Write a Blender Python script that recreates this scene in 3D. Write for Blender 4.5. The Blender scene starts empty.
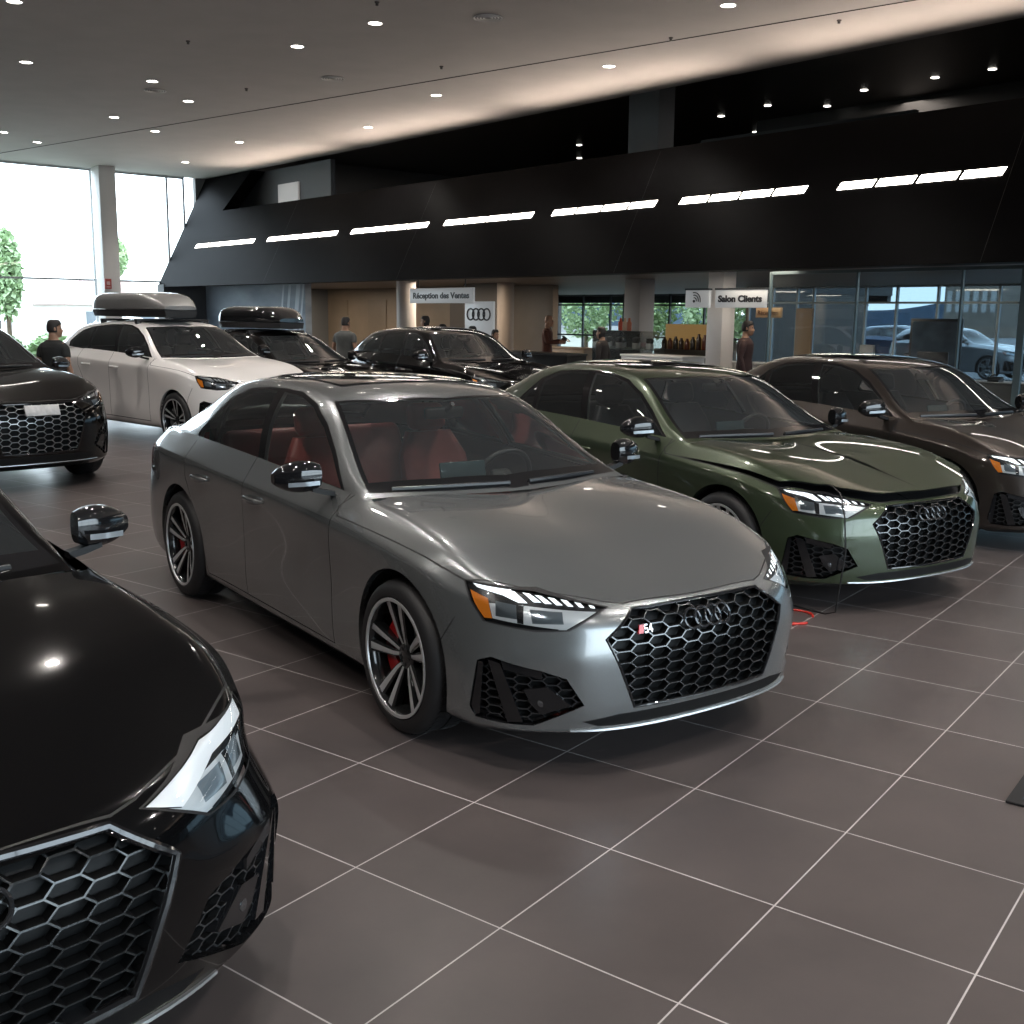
import bpy, bmesh, math, random
import numpy as np
from mathutils import Vector, Matrix
from mathutils.bvhtree import BVHTree
COL = bpy.context.scene.collection
R = math.radians

# ------------------------------------------------------------------ surface tools
def subdiv(verts, faces, crease, level):
    """Catmull-Clark surface through a cage: positions, quads and normals"""
    me = bpy.data.meshes.new('cage'); me.from_pydata([tuple(v) for v in verts], [], faces); me.update()
    at = me.attributes.new('crease_edge', 'FLOAT', 'EDGE')
    for e in me.edges:
        k = tuple(sorted(e.vertices))
        if k in crease: at.data[e.index].value = crease[k]
    ob = bpy.data.objects.new('cage', me); COL.objects.link(ob)
    md = ob.modifiers.new('s', 'SUBSURF'); md.levels = level; md.boundary_smooth = 'PRESERVE_CORNERS'
    dg = bpy.context.evaluated_depsgraph_get(); dg.update()
    ev = ob.evaluated_get(dg); m = ev.to_mesh()
    V = np.empty(len(m.vertices) * 3, np.float32); m.vertices.foreach_get('co', V); V = V.reshape(-1, 3).astype(float)
    N = np.empty(len(m.vertices) * 3, np.float32); m.vertices.foreach_get('normal', N); N = N.reshape(-1, 3).astype(float)
    F = np.empty(len(m.loops), np.int32); m.loops.foreach_get('vertex_index', F); F = F.reshape(-1, 4)
    ev.to_mesh_clear(); bpy.data.objects.remove(ob); bpy.data.meshes.remove(me)
    return V, F, N

class Cage:
    def __init__(s): s.v = []; s.f = []; s.c = {}
    def add(s, p): s.v.append(tuple(p)); return len(s.v) - 1
    def crease(s, ids, w):
        for a, b in zip(ids, ids[1:]): s.c[tuple(sorted((a, b)))] = w
    def grid(s, rows):
        for a, b in zip(rows, rows[1:]):
            for i in range(len(a) - 1):
                q = [a[i], a[i + 1], b[i + 1], b[i]]; u = []
                for k in q:
                    if k not in u: u.append(k)
                if len(u) >= 3: s.f.append(tuple(u))
    def mirrored(s):
        n = len(s.v); m = {}; V = list(s.v)
        for i, p in enumerate(s.v):
            if abs(p[1]) < 1e-6: m[i] = i
            else: m[i] = len(V); V.append((p[0], -p[1], p[2]))
        F = list(s.f) + [tuple(m[i] for i in reversed(f)) for f in s.f]
        C = dict(s.c)
        for (a, b), w in s.c.items(): C[tuple(sorted((m[a], m[b])))] = w
        return V, F, C
    def surface(s, level, fit=5):
        V, F, C = s.mirrored(); T = np.array(V, float); P = T.copy(); n = len(T)
        for _ in range(fit):
            L, _f, _n = subdiv(P, F, C, 1)
            P = P + (T - L[:n]) * .8
        V2, F2, N2 = subdiv(P, F, C, level)
        return V2, F2[:, ::-1], -N2

def clip(poly, n, d):
    """split a polygon (rows of uv + data) by the line n.uv = d; returns inside (<=) and outside"""
    s = [p[0] * n[0] + p[1] * n[1] - d for p in poly]
    if max(s) <= 1e-9: return poly, None
    if min(s) >= -1e-9: return None, poly
    a, b = [], []
    for i in range(len(poly)):
        p, q, sp, sq = poly[i - 1], poly[i], s[i - 1], s[i]
        if (sp < 0 < sq) or (sq < 0 < sp):
            t = sp / (sp - sq); m = p + (q - p) * t; a.append(m); b.append(m)
        if sq <= 0: a.append(q)
        if sq >= 0: b.append(q)
    return (a if len(a) > 2 else None), (b if len(b) > 2 else None)

class Soup:
    """polygons with normals and a label each, cut by convex outlines seen along a direction"""
    def __init__(s, V, F, N, label):
        s.f = []; s.l = []
        for q in F:
            P = V[q]
            if P[:, 1].mean() < 0: continue
            s.f.append(np.hstack([P, N[q]])); s.l.append(label)
        s.refresh()
    def sub(s, labels, new=None):
        q = Soup.__new__(Soup); k = [i for i, l in enumerate(s.l) if l in labels]
        q.f = [s.f[i] for i in k]; q.l = [new or s.l[i] for i in k]; q.refresh(); return q
    def refresh(s):
        s.c = np.array([p[:, :3].mean(0) for p in s.f]); s.n = np.array([p[:, 3:].mean(0) for p in s.f])
        s.r = np.array([np.abs(p[:, :3] - c).max() for p, c in zip(s.f, s.c)]) * 1.8
    def stamp(s, view, poly, label, on=None, nmin=.12, cond=None):
        U, W, D = VIEWS[view]
        poly = [np.array(p, float) for p in poly]
        area = sum(p[0] * q[1] - p[1] * q[0] for p, q in zip(poly, poly[1:] + poly[:1]))
        if area < 0: poly = poly[::-1]
        pa = np.array(poly); lo, hi = pa.min(0), pa.max(0)
        cu, cw = s.c @ U, s.c @ W
        ok = (cu > lo[0] - s.r) & (cu < hi[0] + s.r) & (cw > lo[1] - s.r) & (cw < hi[1] + s.r) & (s.n @ D > nmin)
        if cond is not None: ok &= cond(s.c)
        idx = [i for i in np.nonzero(ok)[0] if on is None or s.l[i] in on]
        lines = []
        for p, q in zip(poly, poly[1:] + poly[:1]):
            e = q - p; n = np.array([e[1], -e[0]]); k = np.hypot(*n)
            if k < 1e-9: continue
            n /= k; lines.append((n, n @ p))
        newf, newl, dead = [], [], set()
        for i in idx:
            P = s.f[i]; cur = [np.hstack([[r[:3] @ U, r[:3] @ W], r]) for r in P]; out = []
            for n, d in lines:
                cur, o = clip(cur, n, d)
                if o: out.append(o)
                if cur is None: break
            if cur is None: continue
            dead.add(i); newf.append(np.array(cur)[:, 2:]); newl.append(label)
            for o in out: newf.append(np.array(o)[:, 2:]); newl.append(s.l[i])
        if not dead: return
        s.f = [f for i, f in enumerate(s.f) if i not in dead] + newf
        s.l = [l for i, l in enumerate(s.l) if i not in dead] + newl
        keep = np.array([i not in dead for i in range(len(s.c))])
        c2 = np.array([p[:, :3].mean(0) for p in newf]); n2 = np.array([p[:, 3:].mean(0) for p in newf])
        r2 = np.array([np.abs(p[:, :3] - c).max() for p, c in zip(newf, c2)]) * 1.8
        s.c = np.vstack([s.c[keep], c2]); s.n = np.vstack([s.n[keep], n2]); s.r = np.hstack([s.r[keep], r2])
    def seam(s, view, line, w, label='gap', on=None, closed=False, **k):
        pts = [np.array(p, float) for p in line]
        segs = list(zip(pts, pts[1:])) + ([(pts[-1], pts[0])] if closed else [])
        for p, q in segs:
            e = q - p; L = np.hypot(*e)
            if L < 1e-6: continue
            e /= L; n = np.array([-e[1], e[0]]) * w / 2; x = e * w / 2
            s.stamp(view, [p - x + n, p - x - n, q + x - n, q + x + n], label, on, **k)
    def drop(s, label):
        k = [i for i, l in enumerate(s.l) if l != label]
        s.f = [s.f[i] for i in k]; s.l = [s.l[i] for i in k]; s.c = s.c[k]; s.n = s.n[k]; s.r = s.r[k]
    def relabel(s, fn, new, on=None):
        for i, l in enumerate(s.l):
            if (on is None or l in on) and fn(s.c[i], s.n[i]): s.l[i] = new
    def take(s, labels, off=0, sides=(1, -1), flip=False, slot=None, cond=None):
        """vertices, faces, loop normals and slots of the polygons that carry these labels"""
        V = []; F = []; NL = []; S = []; key = {}
        for p, l in zip(s.f, s.l):
            if l not in labels or (cond and not cond(p[:, :3].mean(0))): continue
            for sg in sides:
                ids = []; ns = []
                for r in p:
                    nn = r[3:] / (np.linalg.norm(r[3:]) + 1e-12); c = r[:3] + nn * off
                    c = (round(c[0], 5), round(c[1] * sg, 5), round(c[2], 5))
                    if c not in key: key[c] = len(V); V.append(c)
                    k = key[c]
                    if k in ids: continue
                    ids.append(k); ns.append((nn[0], nn[1] * sg, nn[2]))
                if len(ids) < 3: continue
                if (sg < 0) != flip: ids.reverse(); ns.reverse()
                if flip: ns = [(-a, -b, -c) for a, b, c in ns]
                F.append(ids); NL += ns; S.append(slot[l] if slot else 0)
        return V, F, NL, S

def _ax(*a): return np.array(a, float)
_q = math.sqrt(.5)
VIEWS = {'side': (_ax(1, 0, 0), _ax(0, 0, 1), _ax(0, 1, 0)), 'front': (_ax(0, 1, 0), _ax(0, 0, 1), _ax(1, 0, 0)),
         'top': (_ax(1, 0, 0), _ax(0, 1, 0), _ax(0, 0, 1)), 'diag': (_ax(-_q, _q, 0), _ax(0, 0, 1), _ax(_q, _q, 0)),
         'tilt': (_ax(1, 0, 0), _ax(0, .8, -.6), _ax(0, .6, .8)), 'rear': (_ax(0, 1, 0), _ax(0, 0, 1), _ax(-1, 0, 0))}
# ------------------------------------------------------------------ car body cages
def sedan_spec():
    # stations run from the nose centre round the corner and down the side to the tail centre; rows from the sill up
    S = {}
    rows_z = None
    P = []
    # front stations: rows 0..6  (x, y, z)
    P.append([(.72, 0, .15), (.848, 0, .19), (.872, 0, .29), (.886, 0, .47), (.868, 0, .56), (.835, 0, .63), (.775, 0, .672)])
    P.append([(.71, .25, .15), (.838, .25, .19), (.861, .25, .29), (.874, .25, .47), (.856, .25, .56), (.822, .25, .632), (.760, .25, .678)])
    P.append([(.66, .50, .15), (.785, .51, .19), (.805, .515, .29), (.816, .515, .47), (.80, .51, .57), (.77, .50, .640), (.700, .49, .693)])
    P.append([(.54, .70, .15), (.650, .715, .19), (.668, .725, .29), (.679, .728, .475), (.655, .715, .585), (.63, .70, .655), (.585, .67, .718)])
    P.append([(.42, .80, .15), (.50, .825, .195), (.52, .84, .30), (.52, .84, .45), (.50, .825, .60), (.475, .81, .68), (.455, .775, .742)])
    # side stations
    P.append([(.36, .82, .16), (.36, .875, .20), (.36, .893, .32), (.36, .893, .46), (.34, .88, .61), (.33, .865, .70), (.32, .80, .785)])
    P.append([(.18, .83, .16), (.18, .895, .20), (.18, .915, .34), (.18, .918, .50), (.18, .91, .655), (.17, .893, .745), (.17, .80, .832)])
    P.append([(0, .83, .16), (0, .895, .20), (0, .915, .36), (0, .921, .54), (0, .919, .69), (0, .902, .775), (0, .79, .866)])
    P.append([(-.25, .83, .16), (-.25, .89, .20), (-.25, .905, .36), (-.25, .912, .54), (-.25, .915, .72), (-.25, .900, .80), (-.25, .778, .898)])
    P.append([(-.52, .83, .16), (-.52, .875, .20), (-.52, .892, .34), (-.52, .898, .54), (-.52, .912, .74), (-.52, .893, .825), (-.52, .775, .922)])
    for x, zb, yb, zc in [(-.80, .945, .800, .84), (-1.25, .970, .815, .858), (-1.75, .992, .822, .874), (-2.20, 1.005, .822, .885)]:
        P.append([(x, .83, .16), (x, .872, .20), (x, .893, .34), (x, .897, .54), (x, .914, zc - .085), (x, .898, zc), (x, yb, zb)])
    P.append([(-2.55, .83, .16), (-2.55, .885, .20), (-2.55, .905, .34), (-2.55, .913, .54), (-2.55, .919, .80), (-2.55, .903, .895), (-2.55, .815, 1.012)])
    P.append([(-2.83, .83, .16), (-2.83, .895, .20), (-2.83, .915, .36), (-2.83, .922, .56), (-2.83, .922, .80), (-2.83, .905, .90), (-2.83, .80, 1.012)])
    P.append([(-3.15, .83, .17), (-3.15, .89, .21), (-3.15, .910, .36), (-3.15, .915, .56), (-3.15, .912, .80), (-3.15, .893, .90), (-3.15, .775, 1.005)])
    P.append([(-3.45, .80, .18), (-3.48, .855, .22), (-3.50, .878, .36), (-3.50, .880, .56), (-3.48, .868, .80), (-3.45, .850, .90), (-3.42, .75, .995)])
    P.append([(-3.66, .68, .19), (-3.72, .735, .23), (-3.75, .755, .36), (-3.75, .755, .56), (-3.72, .735, .80), (-3.69, .715, .90), (-3.64, .66, .985)])
    P.append([(-3.75, .45, .20), (-3.82, .48, .24), (-3.86, .50, .36), (-3.86, .50, .56), (-3.82, .48, .80), (-3.79, .46, .91), (-3.76, .44, .985)])
    P.append([(-3.77, .22, .20), (-3.85, .24, .24), (-3.89, .24, .36), (-3.89, .24, .56), (-3.85, .24, .80), (-3.82, .23, .91), (-3.79, .22, .985)])
    P.append([(-3.78, 0, .20), (-3.86, 0, .24), (-3.90, 0, .36), (-3.90, 0, .56), (-3.86, 0, .80), (-3.83, 0, .91), (-3.80, 0, .985)])
    S['side'] = P; S['nf'] = 5; S['nr'] = 4           # nose stations, tail stations
    S['ch'] = 9; S['ct'] = 16                          # last hood station, first deck station
    # hood: per station 5.. the heights of the inner columns (y, z)
    S['hood'] = {5: [(.42, 0, .766), (.41, .24, .775), (.38, .46, .790), (.35, .65, .795)],
                 6: [(.22, 0, .817), (.21, .25, .827), (.20, .48, .840), (.18, .66, .842)],
                 7: [(.02, 0, .853), (.02, .25, .863), (.01, .49, .875), (0, .66, .877)],
                 8: [(-.23, 0, .888), (-.23, .25, .898), (-.24, .49, .908), (-.25, .66, .908)],
                 9: [(-.50, 0, .915), (-.50, .25, .922), (-.51, .49, .931), (-.52, .66, .932)]}
    S['deck'] = {16: [(-3.36, 0, 1.035), (-3.36, .22, 1.034), (-3.37, .44, 1.03), (-3.39, .62, 1.018)],
                 17: [(-3.60, 0, 1.03), (-3.60, .22, 1.03), (-3.60, .43, 1.022), (-3.60, .58, 1.005)]}
    # greenhouse sections: belt, mid, rail, shoulder, centre
    S['roof'] = [
        [(-.50, .775, .915), (-.52, .76, .918), (-.56, .735, .925), (-.50, .40, .925), (-.45, 0, .920)],
        [(-.78, .793, .938), (-.80, .765, .985), (-.83, .695, 1.040), (-.75, .37, 1.055), (-.71, 0, 1.058)],
        [(-1.10, .805, .955), (-1.09, .745, 1.085), (-1.07, .630, 1.190), (-.99, .34, 1.213), (-.95, 0, 1.220)],
        [(-1.42, .812, .972), (-1.38, .725, 1.17), (-1.36, .580, 1.318), (-1.28, .32, 1.350), (-1.25, 0, 1.357)],
        [(-1.80, .815, .988), (-1.80, .715, 1.20), (-1.78, .560, 1.366), (-1.76, .31, 1.397), (-1.75, 0, 1.405)],
        [(-2.20, .815, 1.000), (-2.20, .712, 1.20), (-2.20, .555, 1.366), (-2.20, .31, 1.400), (-2.20, 0, 1.408)],
        [(-2.58, .808, 1.006), (-2.62, .712, 1.18), (-2.64, .555, 1.325), (-2.64, .31, 1.368), (-2.64, 0, 1.380)],
        [(-2.90, .790, 1.006), (-2.96, .715, 1.10), (-3.00, .590, 1.195), (-3.02, .31, 1.252), (-3.03, 0, 1.268)],
        [(-3.20, .765, 1.000), (-3.24, .725, 1.03), (-3.27, .640, 1.075), (-3.31, .33, 1.105), (-3.33, 0, 1.115)],
        [(-3.42, .745, .985), (-3.42, .72, .988), (-3.44, .66, .990), (-3.48, .34, .995), (-3.50, 0, 1.0)]]
    return S

def tub_surface(S, level):
    c = Cage(); P = S['side']; n = len(P); nf, nr, ch, ct = S['nf'], S['nr'], S['ch'], S['ct']
    ids = [[c.add(p) for p in st] for st in P]
    for r in range(len(P[0])):
        w = {1: .25, 4: .0, 5: .45}.get(r, 0)
        if w: c.crease([ids[k][r] for k in range(nf - 1, n - nr)], w)
    c.crease([ids[k][3] for k in range(0, nf + 1)], .38); c.crease([ids[k][1] for k in range(0, nf)], .5)
    c.grid(ids)
    top = [st[-1] for st in ids]
    rows = [top[:nf]]
    for k in range(nf, ch + 1): rows.append([c.add(p) for p in S['hood'][k]] + [top[k]])
    c.grid([[r[i] for r in rows] for i in range(nf)])
    c.crease([r[3] for r in rows[1:]], .1)
    c.crease(top[:nf], .55); c.crease(top[nf - 1:ch + 1], .35)
    rows = []
    for k in range(ct, n - nr): rows.append([c.add(p) for p in S['deck'][k]] + [top[k]])
    rows.append([top[n - 1 - i] for i in range(nr)] + [top[n - nr]] if False else [top[n - 1], top[n - 2], top[n - 3], top[n - 4], top[n - 5]])
    c.grid([[r[i] for r in rows] for i in range(len(rows[0]))])
    c.crease(top[n - 5:], .6)
    return c.surface(level)

def roof_surface(S, level):
    c = Cage(); ids = [[c.add(p) for p in st] for st in S['roof']]
    c.grid(ids); m = len(ids)
    c.crease([r[2] for r in ids], .35)
    return c.surface(level)
# ------------------------------------------------------------------ materials
MAT = {}
def mat(name, col=(.5, .5, .5), rough=.5, metal=0, coat=0, spec=.5, emit=None, estr=0, crough=.03):
    if name in MAT: return MAT[name]
    m = bpy.data.materials.new(name); m.use_nodes = True; b = m.node_tree.nodes['Principled BSDF']
    b.inputs['Base Color'].default_value = (*col, 1); b.inputs['Roughness'].default_value = rough
    b.inputs['Metallic'].default_value = metal; b.inputs['Coat Weight'].default_value = coat
    b.inputs['Coat Roughness'].default_value = crough; b.inputs['Specular IOR Level'].default_value = spec
    if emit: b.inputs['Emission Color'].default_value = (*emit, 1); b.inputs['Emission Strength'].default_value = estr
    MAT[name] = m; return m
def noisy(name, c1, c2, scale=4, rough=.5, detail=4, coat=0, stretch=(1, 1, 1), bump=0, metal=0):
    """procedural two-tone material in object space"""
    if name in MAT: return MAT[name]
    m = mat(name, c1, rough, metal, coat); nt = m.node_tree; b = nt.nodes['Principled BSDF']
    tc = nt.nodes.new('ShaderNodeTexCoord'); mp = nt.nodes.new('ShaderNodeMapping'); mp.inputs['Scale'].default_value = stretch
    n = nt.nodes.new('ShaderNodeTexNoise'); n.inputs['Scale'].default_value = scale; n.inputs['Detail'].default_value = detail
    r = nt.nodes.new('ShaderNodeValToRGB'); r.color_ramp.elements[0].position = .35; r.color_ramp.elements[1].position = .65
    r.color_ramp.elements[0].color = (*c1, 1); r.color_ramp.elements[1].color = (*c2, 1)
    L = nt.links.new
    L(tc.outputs['Object'], mp.inputs['Vector']); L(mp.outputs[0], n.inputs['Vector']); L(n.outputs[0], r.inputs[0]); L(r.outputs[0], b.inputs['Base Color'])
    if bump:
        k = nt.nodes.new('ShaderNodeBump'); k.inputs['Strength'].default_value = bump; L(n.outputs[0], k.inputs['Height']); L(k.outputs[0], b.inputs['Normal'])
    return m
def glass(name, tint=(.8, .85, .84), ior=1.5, rough=0.0, refl=1.0, haze=0):
    """thin sheet glass: tinted see-through with a Fresnel reflection"""
    if name in MAT: return MAT[name]
    m = bpy.data.materials.new(name); m.use_nodes = True; nt = m.node_tree; nt.nodes.clear(); L = nt.links.new
    o = nt.nodes.new('ShaderNodeOutputMaterial'); t = nt.nodes.new('ShaderNodeBsdfTransparent'); t.inputs[0].default_value = (*tint, 1)
    g = nt.nodes.new('ShaderNodeBsdfGlossy'); g.inputs['Roughness'].default_value = rough; g.inputs[0].default_value = (refl, refl, refl, 1)
    f = nt.nodes.new('ShaderNodeFresnel'); f.inputs[0].default_value = ior
    x = nt.nodes.new('ShaderNodeMixShader'); L(f.outputs[0], x.inputs[0]); L(t.outputs[0], x.inputs[1]); L(g.outputs[0], x.inputs[2])
    out = x
    if haze:  # even pale diffuse mixed over the whole sheet
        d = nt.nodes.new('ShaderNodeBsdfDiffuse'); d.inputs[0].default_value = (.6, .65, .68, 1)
        y = nt.nodes.new('ShaderNodeMixShader'); y.inputs[0].default_value = haze; L(x.outputs[0], y.inputs[1]); L(d.outputs[0], y.inputs[2]); out = y
    L(out.outputs[0], o.inputs[0]); MAT[name] = m; return m
def flake(name, col, metal=.55, rough=.38):
    """clear-coated paint with a fine procedural flake"""
    m = mat(name, col, rough, metal, 1.0); nt = m.node_tree; b = nt.nodes['Principled BSDF']; L = nt.links.new
    if nt.nodes.get('Voronoi Texture'): return m
    tc = nt.nodes.new('ShaderNodeTexCoord'); v = nt.nodes.new('ShaderNodeTexVoronoi'); v.inputs['Scale'].default_value = 900
    r = nt.nodes.new('ShaderNodeMix'); r.data_type = 'RGBA'
    r.inputs['A'].default_value = (*[c * .9 for c in col], 1); r.inputs['B'].default_value = (*[min(1, c * 1.1) for c in col], 1)
    L(tc.outputs['Object'], v.inputs['Vector']); L(v.outputs['Color'], r.inputs['Factor']); L(r.outputs['Result'], b.inputs['Base Color'])
    return m
# ------------------------------------------------------------------ object helpers
def tag(o, label=None, cat=None, group=None, kind=None):
    if label: o['label'] = label
    if cat: o['category'] = cat
    if group: o['group'] = group
    if kind: o['kind'] = kind
    return o
def link(name, me, parent=None, loc=(0, 0, 0), rz=0):
    o = bpy.data.objects.new(name, me); COL.objects.link(o); o.location = loc; o.rotation_euler = (0, 0, rz)
    if parent: o.parent = parent
    return o
def thing(name, label, cat, loc=(0, 0, 0), rz=0, group=None):
    return tag(link(name, None, None, loc, rz), label, cat, group)
class MB:
    """collects shapes into one mesh"""
    def __init__(s): s.v = []; s.f = []; s.m = []
    def put(s, V, F, m=0):
        b = len(s.v); s.v += [tuple(p) for p in V]; s.f += [tuple(i + b for i in f) for f in F]; s.m += [m] * len(F); return s
    def box(s, c, d, rz=0, m=0, rot=None):
        a, b, e = d[0] / 2, d[1] / 2, d[2] / 2
        V = [Vector((x, y, z)) for z in (-e, e) for y in (-b, b) for x in (-a, a)]
        Q = rot if rot else Matrix.Rotation(rz, 3, 'Z')
        V = [Q @ p + Vector(c) for p in V]
        return s.put(V, [(0, 2, 3, 1), (4, 5, 7, 6), (0, 1, 5, 4), (2, 6, 7, 3), (0, 4, 6, 2), (1, 3, 7, 5)], m)
    def rbox(s, c, d, r=.02, seg=2, m=0, rot=None):
        bm = bmesh.new(); bmesh.ops.create_cube(bm, size=1); bmesh.ops.scale(bm, vec=d, verts=bm.verts)
        bmesh.ops.bevel(bm, geom=bm.edges[:], offset=min(r, min(d) * .49), segments=seg, profile=.5, affect='EDGES')
        if rot: bmesh.ops.transform(bm, matrix=rot.to_4x4(), verts=bm.verts)
        bm.verts.ensure_lookup_table(); bm.verts.index_update()
        s.put([v.co + Vector(c) for v in bm.verts], [[v.index for v in f.verts] for f in bm.faces], m); bm.free(); return s
    def loft(s, rings, m=0, cap=True, close=True):
        n = len(rings[0]); V = [p for r in rings for p in r]; F = []
        for k in range(len(rings) - 1):
            for i in range(n if close else n - 1):
                j = (i + 1) % n; F.append((k * n + i, k * n + j, (k + 1) * n + j, (k + 1) * n + i))
        if cap and close:
            F.append(tuple(range(n))[::-1]); F.append(tuple((len(rings) - 1) * n + i for i in range(n)))
        return s.put(V, F, m)
    def tube(s, pts, r, n=8, m=0, cap=True):
        pts = [Vector(p) for p in pts]; rr = r if isinstance(r, (list, tuple)) else [r] * len(pts); rings = []; pn = None
        for i, p in enumerate(pts):
            t = (pts[min(i + 1, len(pts) - 1)] - pts[max(i - 1, 0)]).normalized()
            if pn is None: pn = t.orthogonal().normalized()
            pn = (pn - t * pn.dot(t)).normalized(); b = t.cross(pn)
            rings.append([p + (pn * math.cos(2 * math.pi * k / n) + b * math.sin(2 * math.pi * k / n)) * rr[i] for k in range(n)])
        return s.loft(rings, m, cap)
    def lathe(s, prof, c=(0, 0, 0), axis='Z', n=32, m=0, a0=0, a1=2 * math.pi):
        """profile of (radius, height) turned about an axis"""
        full = abs(a1 - a0 - 2 * math.pi) < 1e-6; k = n if full else n + 1; rings = []
        for i in range(k):
            a = a0 + (a1 - a0) * i / n; ca, sa = math.cos(a), math.sin(a)
            rings.append([Vector(c) + (Vector((r * ca, r * sa, h)) if axis == 'Z' else Vector((r * ca, h, r * sa)) if axis == 'Y' else Vector((h, r * ca, r * sa))) for r, h in prof])
        V = [p for r in rings for p in r]; q = len(prof); F = []
        for i in range(n if full else n):
            j = (i + 1) % k
            for t in range(q - 1): F.append((i * q + t, j * q + t, j * q + t + 1, i * q + t + 1))
        return s.put(V, F, m)
    def torus(s, c, R0, r, nrm, n=32, k=8, m=0):
        nrm = Vector(nrm).normalized(); u = nrm.orthogonal().normalized(); w = nrm.cross(u); c = Vector(c)
        pts = [[c + (u * math.cos(2 * math.pi * i / n) + w * math.sin(2 * math.pi * i / n)) * (R0 + r * math.cos(2 * math.pi * j / k)) + nrm * r * math.sin(2 * math.pi * j / k) for j in range(k)] for i in range(n)]
        V = [p for r_ in pts for p in r_]
        return s.put(V, [(i * k + j, ((i + 1) % n) * k + j, ((i + 1) % n) * k + (j + 1) % k, i * k + (j + 1) % k) for i in range(n) for j in range(k)], m)
    def prism(s, poly, frame, d, m=0):
        """2D outline extruded along the third axis of frame (origin, u, v, w)"""
        o, u, v, w = [Vector(x) for x in frame]; n = len(poly)
        V = [o + u * p[0] + v * p[1] for p in poly] + [o + u * p[0] + v * p[1] + w * d for p in poly]
        F = [tuple(range(n))[::-1], tuple(range(n, 2 * n))] + [(i, (i + 1) % n, n + (i + 1) % n, n + i) for i in range(n)]
        return s.put(V, F, m)
    def build(s, name, mats, parent=None, loc=(0, 0, 0), rz=0, smooth=40, fix=True, warp=None, sub=0):
        me = bpy.data.meshes.new(name)
        V = s.v
        if warp: V = warp.pts(np.array([tuple(p) for p in s.v], float)).tolist()
        me.from_pydata([tuple(p) for p in V], [], s.f); me.update()
        for q in (mats if isinstance(mats, (list, tuple)) else [mats]): me.materials.append(q)
        me.polygons.foreach_set('material_index', s.m)
        if fix:
            bm = bmesh.new(); bm.from_mesh(me); bmesh.ops.recalc_face_normals(bm, faces=bm.faces); bm.to_mesh(me); bm.free()
        if smooth:
            me.polygons.foreach_set('use_smooth', [True] * len(me.polygons)); me.set_sharp_from_angle(angle=R(smooth))
        o = link(name, me, parent, loc, rz)
        if sub:
            md = o.modifiers.new('round', 'SUBSURF'); md.levels = sub; md.render_levels = sub
        return o
def mono(xs, ys):
    xs, ys = np.array(xs, float), np.array(ys, float); d = np.diff(ys) / np.diff(xs); m = np.empty(len(xs)); m[0], m[-1] = d[0], d[-1]
    for i in range(1, len(xs) - 1): m[i] = 0 if d[i - 1] * d[i] <= 0 else 2 * d[i - 1] * d[i] / (d[i - 1] + d[i])
    def f(x):
        x = np.asarray(x, float); k = np.clip(np.searchsorted(xs, x) - 1, 0, len(xs) - 2); h = xs[k + 1] - xs[k]; t = (x - xs[k]) / h
        y = (2 * t**3 - 3 * t**2 + 1) * ys[k] + (t**3 - 2 * t**2 + t) * h * m[k] + (-2 * t**3 + 3 * t**2) * ys[k + 1] + (t**3 - t**2) * h * m[k + 1]
        y = np.where(x < xs[0], ys[0] + (x - xs[0]) * m[0], y); return np.where(x > xs[-1], ys[-1] + (x - xs[-1]) * m[-1], y)
    return f
class Warp:
    """smooth remap of the saloon's x, y and z that gives the other body kinds"""
    def __init__(s, x=None, y=1, z=None): s.fx = mono(*x) if x else (lambda v: np.asarray(v, float)); s.sy = y; s.fz = mono(*z) if z else (lambda v: np.asarray(v, float)); s.grid = np.linspace(-.5, 3, 7001); s.gx = np.linspace(-6, 3, 9001)
    def pts(s, P): return np.stack([s.fx(P[:, 0]), P[:, 1] * s.sy, s.fz(P[:, 2])], 1)
    def nrm(s, P, N):
        e = 1e-4; dx = (s.fx(P[:, 0] + e) - s.fx(P[:, 0] - e)) / (2 * e); dz = (s.fz(P[:, 2] + e) - s.fz(P[:, 2] - e)) / (2 * e)
        Q = np.stack([N[:, 0] / dx, N[:, 1] / s.sy, N[:, 2] / dz], 1); return Q / np.linalg.norm(Q, axis=1, keepdims=True)
    def iz(s, z): return float(np.interp(z, s.fz(s.grid), s.grid))
    def ix(s, x): return float(np.interp(x, s.fx(s.gx), s.gx))
    def p(s, x, y, z): return Vector(s.pts(np.array([[x, y, z]], float))[0])
def soup_obj(name, data, mats, parent, warp, loc=(0, 0, 0)):
    V, F, NL, S = data
    if not F: return None
    V = np.array(V, float); NL = np.array(NL, float); li = np.array([i for f in F for i in f])
    NL = warp.nrm(V[li], NL); V = warp.pts(V)
    me = bpy.data.meshes.new(name); me.from_pydata(V.tolist(), [], F); me.update()
    for q in (mats if isinstance(mats, (list, tuple)) else [mats]): me.materials.append(q)
    me.polygons.foreach_set('material_index', S); me.polygons.foreach_set('use_smooth', [True] * len(me.polygons))
    if len(me.loops) == len(NL): me.normals_split_custom_set([tuple(n) for n in NL])
    return link(name, me, parent, loc)
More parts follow.
